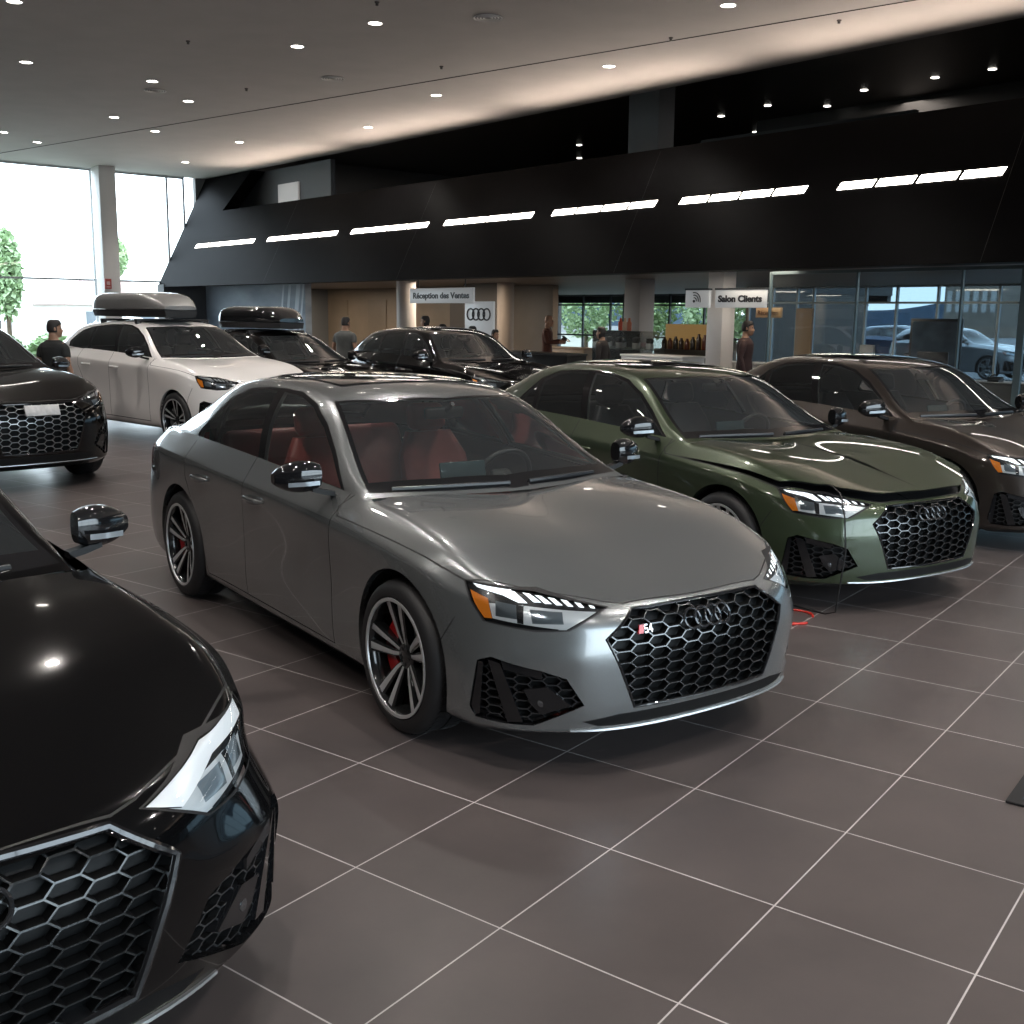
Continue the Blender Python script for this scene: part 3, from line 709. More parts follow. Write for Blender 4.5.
    m = MB(); m.tube(fr + fr[:1], .013 if big else .0075, 8, cap=False); m.build('grille_frame', blk, gr, warp=W)
    m = MB(); half = [(p[0], p[1]) for p in GRI]; N = 14; rows = []
    for k in range(N + 1):
        z = .276 + (.651 - .276) * k / N; lim = .355 + (.477 - .355) * (z - .279) / (.557 - .279) if z < .557 else .477 - (.139) * (z - .557) / .095
        rows.append([surf(bv, 'front', lim * q / 8, z, .055) or Vector((.7, lim * q / 8, z)) for q in range(-8, 9)])
    m.loft(rows, cap=False, close=False); m.build('grille_backing', mat('grille_black', (.004, .0045, .005), .5, 0, 0, .2), gr, warp=W)
    if 'hc' not in H:
        h = MB(); honeycomb(h, bv, grow(P, -.004) if False else half, .108, .0455, .0043, .014, .034, 'front'); H['hc'] = h
    m = MB(); m.put(H['hc'].v, H['hc'].f); m.m = list(H['hc'].m); m.build('honeycomb', [grille_col or mat('grille_bar', (.125, .13, .135), .27, .8, .3), mat('grille_side')], gr, smooth=0, warp=W)
    # emblem of four rings, lip blade, wipers
    m = MB(); q = surf(bv, 'front', .02, .592); n = Vector((.92, 0, .39))
    for k in range(4):
        y = (k - 1.5) * .0545; s = surf(bv, 'front', y, .592); m.torus(s + n * .006, .0405, .0062, n + Vector((0, y * .25, 0)), 32, 8)
    m.build('four_ring_emblem', mat('emblem_dark', (.045, .046, .05), .12, .6, .6) if not trim_chrome else mat('bright_trim', (.6, .6, .6), .2, 1), gr, warp=W)
    if badge:
        m = MB(); s = surf(bv, 'front', -.31, .580, .010); v = Vector((-.28, .96, 0)).normalized(); v = Vector((.09, .995, 0)).normalized()
        w_ = Vector((-.3, 0, .95)).normalized()
        pl = lambda pts, mi: m.prism(pts, (s, v, w_, Vector((1, 0, .3)).normalized()), .006, mi)
        pl([(-.034, -.017), (-.012, -.017), (-.002, .017), (-.024, .017)], 0)
        for pts in ([(-.004, -.017), (.012, -.017), (.012, -.012), (-.004, -.012)], [(-.004, -.002), (.012, -.002), (.012, .003), (-.004, .003)], [(-.004, .012), (.012, .012), (.012, .017), (-.004, .017)], [(.008, -.017), (.012, -.017), (.012, .0), (.008, .0)], [(-.004, .0), (0, .0), (0, .017), (-.004, .017)],
                    [(.028, -.017), (.032, -.017), (.032, .017), (.028, .017)], [(.016, -.008), (.036, -.008), (.036, -.004), (.016, -.004)], [(.016, -.008), (.021, -.008), (.031, .017), (.027, .017)]): pl(pts, 1)
        m.build('model_badge', [mat('badge_red', (.6, .02, .03), .2, 0, .5), mat('badge_silver', (.7, .7, .7), .2, .9)], gr, smooth=0, warp=W)
    m = MB(); rings = []
    for k in range(25):
        y = -.60 + 1.2 * k / 24; s = surf(bv, 'front', y, .212) or Vector((.8, y, .212)); e = 1 - .5 * (abs(y) / .6) ** 4
        rings.append([s + Vector((.012 * e, 0, -.010)), s + Vector((.014 * e, 0, -.017)), s + Vector((-.03, 0, -.024)), s + Vector((-.03, 0, -.012))])
    m.loft(rings); m.build('front_lip', mat('lip_silver', (.42, .44, .45), .25, .6) if detail else blk, root, warp=W)
    if detail:
        m = MB()
        for y0, y1 in ((-.62, -.02), (.10, .58)):
            P = []
            for k in range(9):
                y = y0 + (y1 - y0) * k / 8; x = -.47 - .15 * (abs(y) / .74) ** 2 - .035; P.append(Vector((x, y, .933 + .012 + .004 * math.sin(math.pi * k / 8) + .008)))
            m.tube(P, .011, 6)
        m.build('wiper', mat('wiper_black', (.02, .022, .025), .35), root, warp=W)
    return root
# ------------------------------------------------------------------ the hall: frame with x along the showroom (towards the near end), y towards the offices
HA = -50.01
_o = Vector((7.17, 15.5, 0)); _c = Vector((math.cos(R(HA)), math.sin(R(HA)), 0)); _b = Vector((-math.sin(R(HA)), math.cos(R(HA)), 0))
def E(x, y, z=0): return _o + _c * x + _b * y + Vector((0, 0, z))
HZ = R(HA)
def hall(m, name, mats, parent=None, at=(0, 0, 0), rz=0, **k):
    """build a mesh drawn in hall axes; the object stands at a point of the hall"""
    if parent is not None: return m.build(name, mats, parent, at, rz, **k)
    return m.build(name, mats, None, E(*at), HZ + rz, **k)
def struct(m, name, mats, parent=None, at=(0, 0, 0), **k):
    o = hall(m, name, mats, parent, at, **k)
    if parent is None: o['kind'] = 'structure'
    return o
def hthing(name, label, cat, at, rz=0, group=None): return thing(name, label, cat, E(*at), HZ + rz, group)
def lettering(txt, size, material, parent, loc, rot, name='lettering', bold=0, width=None):
    cu = bpy.data.curves.new(name, 'FONT'); cu.body = txt; cu.size = size; cu.extrude = .004; cu.offset = bold; cu.align_x = 'CENTER'; cu.align_y = 'CENTER'; cu.resolution_u = 3
    ob = bpy.data.objects.new(name, cu); COL.objects.link(ob); dg = bpy.context.evaluated_depsgraph_get(); dg.update()
    me = bpy.data.meshes.new_from_object(ob.evaluated_get(dg)); bpy.data.objects.remove(ob); me.materials.clear(); me.materials.append(material)
    o = link(name, me, parent, loc); o.rotation_euler = rot
    if width:
        xs = [v.co.x for v in me.vertices]; k = width / (max(xs) - min(xs))
        for v in me.vertices: v.co.x *= k
    return o

white = mat('white_paint', (.62, .61, .59), .5); offwhite = mat('panel_white', (.55, .55, .55), .4)
dark = noisy('dark_panel', (.0030, .0028, .0030), (.0038, .0036, .0039), 3, .5); dark.node_tree.nodes['Principled BSDF'].inputs['Specular IOR Level'].default_value = .02
frame = mat('window_frame', (.42, .44, .45), .4, .3); fdark = mat('dark_frame', (.05, .055, .06), .4, .4)
black_pl = mat('black_plastic', (.015, .015, .016), .45)

def build_floor():
    m = bpy.data.materials.new('floor_tile'); m.use_nodes = True; nt = m.node_tree; b = nt.nodes['Principled BSDF']; L = nt.links.new
    tc = nt.nodes.new('ShaderNodeTexCoord'); mp = nt.nodes.new('ShaderNodeMapping'); th = -.637186; ox, oy = -1.43346, 4.00630
    mp.inputs['Rotation'].default_value = (0, 0, -th); c, s = math.cos(th), math.sin(th)
    mp.inputs['Location'].default_value = (-(c * ox + s * oy), -(-s * ox + c * oy), 0)
    br = nt.nodes.new('ShaderNodeTexBrick'); br.offset = 0; br.squash = 1
    br.inputs['Scale'].default_value = 1; br.inputs['Brick Width'].default_value = .586167; br.inputs['Row Height'].default_value = .613521
    br.inputs['Mortar Size'].default_value = .0026; br.inputs['Mortar Smooth'].default_value = .1
    br.inputs['Color1'].default_value = (.080, .067, .064, 1); br.inputs['Color2'].default_value = (.098, .085, .082, 1); br.inputs['Mortar'].default_value = (.50, .48, .465, 1)
    n = nt.nodes.new('ShaderNodeTexNoise'); n.inputs['Scale'].default_value = 1.7; n.inputs['Detail'].default_value = 7; n.inputs['Roughness'].default_value = .62
    r = nt.nodes.new('ShaderNodeValToRGB'); r.color_ramp.elements[0].position = .3; r.color_ramp.elements[1].position = .72; r.color_ramp.elements[0].color = (.80, .80, .82, 1); r.color_ramp.elements[1].color = (1.12, 1.1, 1.1, 1)
    mx = nt.nodes.new('ShaderNodeMix'); mx.data_type = 'RGBA'; mx.blend_type = 'MULTIPLY'; mx.inputs['Factor'].default_value = 1
    L(tc.outputs['Object'], mp.inputs['Vector']); L(mp.outputs[0], br.inputs['Vector']); L(tc.outputs['Object'], n.inputs['Vector']); L(n.outputs[0], r.inputs[0])
    L(br.outputs['Color'], mx.inputs['A']); L(r.outputs[0], mx.inputs['B']); L(mx.outputs['Result'], b.inputs['Base Color'])
    rr = nt.nodes.new('ShaderNodeMapRange'); rr.inputs[3].default_value = .26; rr.inputs[4].default_value = .42; L(n.outputs[0], rr.inputs[0]); L(rr.outputs[0], b.inputs['Roughness'])
    b.inputs['Specular IOR Level'].default_value = .42
    q = MB(); P = [E(x, y) for x, y in ((-27.6, -22.2), (16.2, -22.2), (16.2, 16.2), (-27.6, 16.2))]
    q.put([(p.x, p.y, 0) for p in P] + [(p.x, p.y, -.15) for p in P], [(0, 1, 2, 3), (7, 6, 5, 4), (0, 4, 5, 1), (1, 5, 6, 2), (2, 6, 7, 3), (3, 7, 4, 0)])
    o = q.build('floor', m, smooth=0); o['kind'] = 'structure'

def build_ceiling():
    cm = noisy('ceiling_plaster', (.50, .485, .47), (.53, .51, .495), 1.5, .85)
    m = MB(); prof = [(-22.2, 6.3), (-22.2, 5.97)] + [(.2, 5.97)] + [(.2 + 2.1 * math.sin(a), 5.97 + 1.5 * (1 - math.cos(a))) for a in [R(90) * k / 14 for k in range(1, 15)]] + [(2.3, 8.0), (2.1, 8.0)]
    m.loft([[Vector((x, y, z)) for y, z in prof] for x in (-27.5, -20, -10, 0, 8, 16.2)], cap=False, close=False)
    struct(m, 'ceiling', cm, smooth=50)
    m = MB(); a, b = Vector((-26.6, -6.25, 5.962)), Vector((.5, -.98, 5.962)); d = (b - a).normalized(); n = Vector((-d.y, d.x, 0)) * .012
    m.put([a + n, a - n, b - n, b + n, *(p + Vector((0, 0, .02)) for p in (a + n, a - n, b - n, b + n))], [(0, 1, 2, 3), (4, 5, 6, 7), (0, 1, 5, 4), (2, 3, 7, 6), (0, 3, 7, 4), (1, 2, 6, 5)]); struct(m, 'trim_1', mat('seam_dark', (.03, .028, .026), .8), smooth=0)
    mz = mat('mezzanine_ceiling', (.02, .018, .017), .35)
    m = MB(); m.box((-19.7, 9.2, 6.95), (15.4, 13.8, .1)); m.box((2.1, 5.7, 6.95), (28.2, 6.8, .1)); struct(m, 'ceiling_mezzanine', mz, smooth=0)
    # ceiling lights, vents and sprinklers
    spots = [(9.69, -10.35), (13.57, -9.05), (13.6, -6.8), (9.32, -6.15), (7.26, -6.01), (15.01, -5.48), (17.96, -5.9), (19.18, -4.47), (23.03, -5.99), (21.95, -7.1), (19.33, -2.23), (15.13, -1.11), (23.92, -1.65), (11.02, -2.17), (3.17, -2.96), (6.93, -1.51)]
    extra = [(4.5, -8.2), (-3.0, -3.6), (-6.0, -6.5), (1.0, -9.5), (-2.5, -12.0), (-6.5, -10.0), (4.0, -13.0), (-10, -7), (-9.5, -13.5), (9, -14.5), (-1, -15.5), (1.5, -12.6), (-4.6, -14.6), (-7.4, -16.8), (-3.6, -18.2), (2.6, -18.4), (6.2, -11.2), (-5.2, -8.4), (-8.6, -5.2), (-9.4, -10.2), (-12.4, -12.6)]  # unseen downlights, added for floor light and bonnet reflections
    rim_m = mat('light_rim', (.7, .69, .67), .4); glow = mat('downlight_glow', (1, .95, .9), .4, emit=(1, .93, .85), estr=14)
    names = ['near the top left corner', 'left of the upper middle']
    for i, (s, t) in enumerate(spots + extra):
        seen = i < len(spots)
        o = hthing('downlight', 'round recessed downlight glowing in the pale flat ceiling', 'ceiling light', (-s, t, 5.97), group='downlights in the ceiling')
        m = MB(); m.lathe([(.118, .004), (.118, -.010), (.100, -.010), (.096, .004)], n=28); hall(m, 'rim', rim_m, o)
        m = MB(); m.lathe([(0, -.004), (.098, -.004)], n=28); hall(m, 'lamp', glow, o, fix=False)
    for (s, t), lab in zip([(14.39, -6.42), (5.88, -4.99), (11.04, -4.47)], ['small round white ceiling grille beside a downlight at left', 'large round perforated ceiling grille at the top centre', 'faint round flush ceiling grille between the other two']):
        o = hthing('ceiling_grille', lab, 'vent', (-s, t, 5.97)); m = MB()
        for k in range(4): m.lathe([(.05 + .045 * k, -.012), (.05 + .045 * k + .022, -.022), (.05 + .045 * k + .026, -.010)], n=28)
        hall(m, 'ring_louvres', rim_m, o); m = MB(); m.lathe([(0, -.004), (.21, -.004)], n=28); hall(m, 'core', mat('vent_grey', (.25, .24, .235), .6), o, fix=False)
    for s, t in [(16.9, -10.2), (10.2, -7.6), (6.3, -6.6), (13.0, -5.2), (8.9, -3.6), (2.6, -1.2), (4.9, -2.2), (1.6, -3.1)]:
        m = MB(); m.lathe([(0, -.05), (.02, -.05), (.022, -.02), (.035, -.012), (.035, .002)], n=12)
        o = hall(m, 'sprinkler', mat('sprinkler_metal', (.12, .11, .10), .4, .6), at=(-s, t, 5.97)); tag(o, 'tiny dark sprinkler head dotting the pale ceiling', 'sprinkler', 'sprinklers in the ceiling')

def tilt_y(z): return -1.2 + .51 * (z - 2.52)
def build_bulkhead():
    m = MB(); F = [(-27.4, 2.52), (16.2, 2.52), (16.2, 4.74), (-25.0, 4.80), (-24.2, 5.97), (-27.4, 5.97)]
    f1 = [Vector((x, tilt_y(z), z)) for x, z in F]; f2 = [Vector((x, tilt_y(z) + .45, z)) for x, z in F]
    for A in ([0, 1, 2, 3], [0, 3, 4, 5]):
        m.loft([[f1[i] for i in A], [f2[i] for i in A]])
    struct(m, 'wall_bulkhead', dark, smooth=0)
    m = MB()
    for x in (-20.3, -13.9, -7.0, -.2, 6): m.loft([[Vector((x - .004, tilt_y(2.53) - .003, 2.53)), Vector((x + .004, tilt_y(2.53) - .003, 2.53))], [Vector((x - .004, tilt_y(4.72) - .003, 4.72)), Vector((x + .004, tilt_y(4.72) - .003, 4.72))]], cap=False, close=False)
    struct(m, 'trim_2', mat('panel_joint', (.004, .004, .004), .6), smooth=0, fix=False)
    # linear lights let into the sloping panel
    glow = mat('strip_glow', (1, .95, .9), .4, emit=(1, .93, .84), estr=7.5); k = .963
    places = ['at the far left end', 'second from the left', 'third from the left', 'middle one', 'third from the right', 'second from the right', 'largest, at the right end']
    for (s1, s0), pl in zip([(27.1, 23.0), (22.25, 18.35), (17.71, 14.29), (13.7, 10.56), (10.0, 7.11), (6.56, 3.83), (3.27, .55)], places):
        s1, s0 = [(s + 7.26) * k - 7.26 for s in (s1, s0)]; n = 4; w = (s1 - s0) / n
        o = hthing('linear_light', 'row of four slim glowing lights on the black panel, ' + pl, 'wall light', (-(s0 + s1) / 2, tilt_y(3.75), 3.75), group=None)
        for q in range(n):
            x = -w * (n - 1) / 2 + w * q; m = MB(); h = .058; g = w * .452
            P = [Vector((x - g - .02, .51 * -h - .012, -h)), Vector((x + g - .02, .51 * -h - .012, -h)), Vector((x + g + .02, .51 * h - .012, h)), Vector((x - g + .02, .51 * h - .012, h))]
            m.loft([P, [p + Vector((0, .03, 0)) for p in P]]); hall(m, 'diffuser', glow, o, smooth=0)
    for s0 in (-1.6, -5.0):
        o = hthing('linear_light', 'row of four slim glowing wall lights beyond the right edge of the picture', 'wall light', (-s0, tilt_y(3.75), 3.75), group='wall lights beyond the picture')
        for q in range(4):
            x = -.72 * 1.5 + .72 * q; m = MB(); h = .058; g = .33
            P = [Vector((x - g - .02, .51 * -h - .012, -h)), Vector((x + g - .02, .51 * -h - .012, -h)), Vector((x + g + .02, .51 * h - .012, h)), Vector((x - g + .02, .51 * h - .012, h))]
            m.loft([P, [p + Vector((0, .03, 0)) for p in P]]); hall(m, 'diffuser', glow, o, smooth=0)
    # mezzanine behind the parapet
    m = MB(); m.box((-19.7, 7.6, 2.72), (15.4, 16.4, .25)); m.box((2.1, 4.2, 2.72), (28.2, 9.8, .25))
    wood = noisy('soffit_boards', (.085, .072, .060), (.14, .118, .098), 2.2, .5, 3, stretch=(.35, 9, 1)); struct(m, 'ceiling_offices', wood, smooth=0)
    m = MB(); m.box((-19.7, 15.9, 4.6), (15.4, .2, 4.6)); m.box((2.1, 9.15, 4.75), (28.2, .2, 4.4)); m.box((-12, 12.5, 4.7), (.2, 6.8, 4.4)); struct(m, 'wall_mezzanine', mat('mezz_dark', (.012, .011, .0105), .5), smooth=0)
    m = MB(); m.box((-10.35, 3.2, 4.9), (.9, .5, 4.1)); o = hall(m, 'pillar', mat('grey_concrete', (.14, .135, .13), .7), smooth=0); tag(o, 'square grey pillar upstairs behind the black parapet', 'pillar')
    m = MB(); m.box((-8.5, 6.1, 5.3), (5.7, .15, 1.45)); o = hall(m, 'partition', mat('grey_screen', (.055, .053, .05), .6), smooth=0); tag(o, 'long low grey partition upstairs behind the parapet', 'partition')
    m = MB(); m.box((-23.8, 1.1, 5.35), (6.8, .15, 1.25)); o = hall(m, 'partition', mat('grey_screen2', (.06, .06, .062), .6), smooth=0); tag(o, 'light grey partition upstairs at the far left end', 'partition')
    m = MB(); m.box((-22.75, 1.0, 5.2), (1.2, .06, .62)); m.build('light_panel', mat('panel_soft', (.45, .44, .43), .5, emit=(1, .95, .9), estr=.12), o, smooth=0)['label'] = 'small pale square panel'
    glow2 = mat('spot_glow', (1, .95, .9), .4, emit=(1, .94, .86), estr=5)
    for s, t in [(4.76, 2.81), (3.35, 2.75), (2.38, 2.83), (2.93, 4.74), (4.04, 4.36), (6.85, 2.75), (6.1, 3.63), (8.22, 3.01), (8.97, 5.1), (10.43, 2.75), (13.1, 3.61), (10.88, 4.14), (14.72, 5.14)]:
        kz = (6.9 - 1.764) / (5.85 - 1.764); x, y = (s + 7.26) * kz - 7.26, (t + 15.46) * kz - 15.46
        m = MB(); m.lathe([(0, -.004), (.07, -.004), (.085, 0), (.085, .01)], n=16); o = hall(m, 'spotlight', glow2, at=(-x, y, 6.89), fix=False); tag(o, 'small bright spotlight in the dark ceiling of the upper floor', 'ceiling light', 'spotlights upstairs')

def glazing(name, x, y, z0, along, length, posts, bars, height, depth=.08, gm=None, fm=None, w=.06):
    """window wall in hall axes: frame with posts and bars, and a pane"""
    m = MB(); dx, dy = (1, 0) if along == 'x' else (0, 1)
    def bar(u0, u1, z0_, z1_, d): 
        c = (x + dx * (u0 + u1) / 2, y + dy * (u0 + u1) / 2, (z0_ + z1_) / 2); m.box(c, ((u1 - u0) if dx else d, d if dx else (u1 - u0), z1_ - z0_))
    for u in posts: bar(u - w / 2, u + w / 2, z0, z0 + height, depth)
    for z in bars: bar(0, length, z - w / 2, z + w / 2, depth * .8)
    o = struct(m, name, fm or frame, smooth=0)
    m = MB(); P = [Vector((x + dx * u, y + dy * u, z)) for u, z in ((0, z0), (length, z0), (length, z0 + height), (0, z0 + height))]; m.put(P, [(0, 1, 2, 3)])
    q = m.build('pane', gm or glass('window_glass', (.96, .98, .98), 1.45), o, smooth=0, fix=False); return o

def build_shell():
    wm = mat('wall_grey', (.12, .118, .115), .7)
    m = MB(); m.box((-5.6, -22.3, 3.1), (43.9, .2, 6.5)); struct(m, 'wall_near', mat('wall_charcoal', (.035, .034, .034), .6), smooth=0)
    m = MB(); m.box((-27.4, -17.4, 3.1), (.2, 9.8, 6.2)); m.box((16.2, -19.7, 3.1), (.2, 5.2, 6.2)); struct(m, 'wall_light_block', mat('wall_charcoal'), smooth=0)  # unseen solid ends of both window walls, added to block side light
    glazing('window_1', -27.4, -12.5, 0, 'y', 12.3, [0, 3.3, 6.5, 9.35, 11.73, 12.28], [.03, 2.68, 5.93], 5.97)
    glazing('window_2', 16.2, -17.1, 0, 'y', 17.1, [.02, 2.8, 5.6, 8.4, 11.2, 14.0, 17.05], [.03, 2.68, 5.93], 5.97)
    glazing('window_3', -27.4, 14.6, 0, 'x', 15.5, [0, 1.5, 3.0, 4.5, 5.2, 7.5, 9.1, 9.9, 12.5, 14.0, 15.4], [.03, 1.05, 2.2, 2.55], 2.6, fm=fdark, gm=glass('window_glass_grey', (.42, .45, .45), 1.45))
    glazing('window_4', -12, 9.0, 0, 'x', 28.2, [.05, .82, 1.6, 2.1, 3.62, 4.46, 5.52, 7.0, 8.6, 10.4, 12.5, 15, 18, 21, 24, 28], [.03, 2.18, 2.58], 2.6, gm=glass('window_glass_blue', (.135, .175, .205), 1.45), fm=mat('frame_pale', (.28, .32, .34), .4, .3), w=.05)
    m = MB(); m.box((-27.5, 8.2, 4.2), (.2, 16, 8.4)); struct(m, 'wall_left', wm, smooth=0)
    m = MB(); m.box((16.3, 8.2, 4.2), (.2, 16, 8.4)); struct(m, 'wall_right', wm, smooth=0)
    m = MB(); m.box((-12, 11.8, 1.3), (.15, 5.6, 2.6)); struct(m, 'wall_divider', mat('wall_taupe', (.10, .085, .072), .7), smooth=0)
    # painted wall below the bulkhead, beige office wall behind
    mural = noisy('mural_paint', (.12, .155, .20), (.32, .38, .44), .55, .6, 9, stretch=(.6, 1, 1.6)); m = MB(); m.box((-24.0, .3, 1.3), (7.0, .2, 2.6)); struct(m, 'wall_mural', mural, smooth=0)
    m = MB()
    for k, (x, w) in enumerate([(-21.9, .10), (-21.55, .14), (-21.1, .22), (-20.75, .1)]):
        m.loft([[Vector((x + d - .35, .19, .0)) for d in (0, w)], [Vector((x + d + .15, .19, 2.55)) for d in (0, w)]], cap=False, close=False)
    struct(m, 'trim_3', mat('mural_light', (.42, .48, .54), .6), smooth=0, fix=False)
    m = MB(); m.box((-27.15, -.5, 1.3), (.5, 1.4, 2.6)); struct(m, 'wall_stub', mat('stub_grey', (.05, .052, .056), .6), smooth=0)
    beige = noisy('beige_panel', (.155, .118, .082), (.185, .142, .10), 1.2, .5)
    m = MB(); m.box((-21.5, 5.1, 1.3), (12.0, .2, 2.6)); struct(m, 'wall_beige', beige, smooth=0)
    for n, x in ((1, -26.6), (2, -24.2), (3, -19.6)):
        m = MB(); m.box((x, 4.99, 1.12), (1.1, .03, 2.2)); d = struct(m, 'door_%d' % n, noisy('door_veneer_%d' % n, *(((.14, .108, .076), (.16, .122, .087)) if n < 3 else ((.055, .045, .036), (.065, .052, .042))), 1.5, .45), smooth=0)
        m = MB(); m.box((x + .42, 4.95, 1.03), (.035, .05, .22)); m.build('door_handle', mat('handle_dark', (.03, .03, .03), .3, .8), d, smooth=0)
    m = MB(); m.box((-16.2, 3.2, 1.3), (1.6, .2, 2.6)); struct(m, 'wall_taupe', mat('wall_taupe_2', (.075, .064, .055), .7), smooth=0)
    m = MB(); m.box((-15.62, 3.08, 1.05), (.05, .04, .2)); struct(m, 'trim_4', mat('handle_dark'), smooth=0)
    # pillars
    for lab, x, y, r, c, sq in [('white round pillar left of the sales reception sign', -15.75, .35, .24, (.50, .45, .41), 0), ('beige round pillar right of the four ring sign', -15.1, 3.0, .22, (.24, .19, .15), 0),
                            ('white square pillar below the lounge sign', -5.85, .42, .22, (.80, .78, .77), 1), ('pale grey square pillar behind the glass display case', -10.35, 3.0, .30, (.48, .47, .47), 1)]:
        m = MB()
        if sq: m.rbox((0, 0, 1.3), (r * 1.6, r * 1.6, 2.6), .01)
        else: m.lathe([(0, 0), (r, 0), (r, 2.6), (0, 2.6)], n=40)
        o = hall(m, 'pillar', noisy('pillar_%s' % lab[:14].replace(' ', '_'), c, tuple(q * 1.06 for q in c), 2, .5), at=(x, y, 0)); tag(o, lab, 'pillar')
    m = MB(); m.rbox((0, 0, 2.985), (.62, .50, 5.97), .02); o = hall(m, 'pillar', white, at=(-26.75, -2.98, 0)); tag(o, 'tall white square pillar standing inside the window wall at left', 'pillar')
    o = hthing('fire_alarm', 'small red alarm box fixed to the tall white pillar', 'alarm', (-26.41, -3.14, 2.55)); m = MB(); m.rbox((.03, 0, 0), (.07, .20, .30), .012); hall(m, 'housing', mat('alarm_red', (.32, .05, .04), .4), o)
    m = MB(); m.rbox((.068, 0, .02), (.012, .10, .10), .004); m.rbox((.068, 0, -.09), (.012, .12, .03), .004); hall(m, 'panel', mat('alarm_pale', (.5, .35, .33), .4), o)

def build_partition():
    # glass partition of the lounge: panes between thin posts
    gm = glass('partition_glass', (.78, .86, .87), 1.5, haze=.035)
    m = MB(); 
    for x in (-4.23, -2.6, -.9, .0, .9, 2.6, 4.6, 7, 9.5, 12, 14.5, 16.1): m.box((x, -.3, 1.26), (.03 if x != 0 else .10, .05, 2.52))
    m.box((6, -.3, 2.50), (20.4, .06, .05)); m.box((6, -.3, .03), (20.4, .06, .06))
    o = struct(m, 'window_5', mat('frame_teal', (.16, .21, .22), .3, .4), smooth=0)
    m = MB(); m.put([(-4.23, -.3, .05), (16.1, -.3, .05), (16.1, -.3, 2.5), (-4.23, -.3, 2.5)], [(0, 1, 2, 3)]); m.build('pane', gm, o, smooth=0, fix=False)

def sign(name, label, x, z0, z1, w, y=-.3, face=None, cat='sign'):
    o = hthing(name, label, cat, (x, y, 0)); m = MB(); m.rbox((0, 0, (z0 + z1) / 2), (w, .06, z1 - z0), .006); hall(m, 'panel', face or mat('sign_face', (.60, .62, .63), .4, emit=(1, 1, 1), estr=.10), o)
    return o
def build_signs():
    ink = mat('sign_ink', (.02, .02, .022), .5); rx = (R(90), 0, 0)
    o = sign('hanging_sign', 'long white hanging sign lettered for the sales reception', -13.4, 2.02, 2.36, 2.42); lettering('Réception des Ventes', .185, ink, o, (0, -.034, 2.185), rx, bold=.006, width=2.15)
    m = MB(); m.tube([(-.9, 0, 2.36), (-.9, 0, 2.6)], .012); m.tube([(.9, 0, 2.36), (.9, 0, 2.6)], .012); hall(m, 'hanger', fdark, o)
    o = sign('ring_sign', 'square white sign with four dark linked rings beside the reception sign', -12.08, .9, 2.06, 1.0, -.22)
    m = MB()
    for k in range(4): m.torus(((k - 1.5) * .19, -.036, 1.78), .122, .017, (0, 1, 0), 36, 8)
    hall(m, 'four_ring_emblem', ink, o)
    o = sign('icon_sign', 'small white sign with a curved wave icon left of the pillar', -5.78, 1.94, 2.24, .54)
    m = MB()
    for k in range(3):
        r0 = .05 + .045 * k; pts = [Vector((-.06 + r0 * math.cos(a), -.036, 2.06 + r0 * math.sin(a))) for a in [R(-12) + R(114) * q / 14 for q in range(15)]]; m.tube(pts, .009, 6)
    m.lathe([(0, -.008), (.024, -.008), (.024, .004)], (-.065, -.034, 2.05), 'Y', 14); hall(m, 'wave_icon', ink, o); m = MB(); m.box((0, 0, 2.255), (.56, .08, .03)); hall(m, 'top_rail', fdark, o)
    o = sign('lounge_sign', 'white hanging sign lettered for the client lounge', -4.84, 1.94, 2.24, 1.06); lettering('Salon Clients', .15, ink, o, (0, -.034, 2.085), rx, bold=.006, width=.93)
    m = MB(); m.box((0, 0, 2.255), (1.08, .08, .03)); hall(m, 'top_rail', fdark, o)
    o = sign('desk_sign', 'small tan reception sign below the lounge sign', -4.62, 1.78, 1.95, .52, .2, mat('tan_panel', (.36, .23, .12), .5)); lettering('Réception', .11, mat('brown_ink', (.07, .03, .015), .5), o, (0, -.034, 1.86), rx, width=.42)
    o = hthing('tan_panel', 'narrow tan upright board behind the reception desk', 'board', (-5.1, 1.9, 0)); m = MB(); m.rbox((0, 0, .98), (.36, .06, 1.96), .01); hall(m, 'board', noisy('tan_wood', (.26, .165, .09), (.30, .19, .105), 2, .5), o)
    m = MB(); m.box((0, 0, .03), (.5, .3, .06)); hall(m, 'foot', fdark, o)

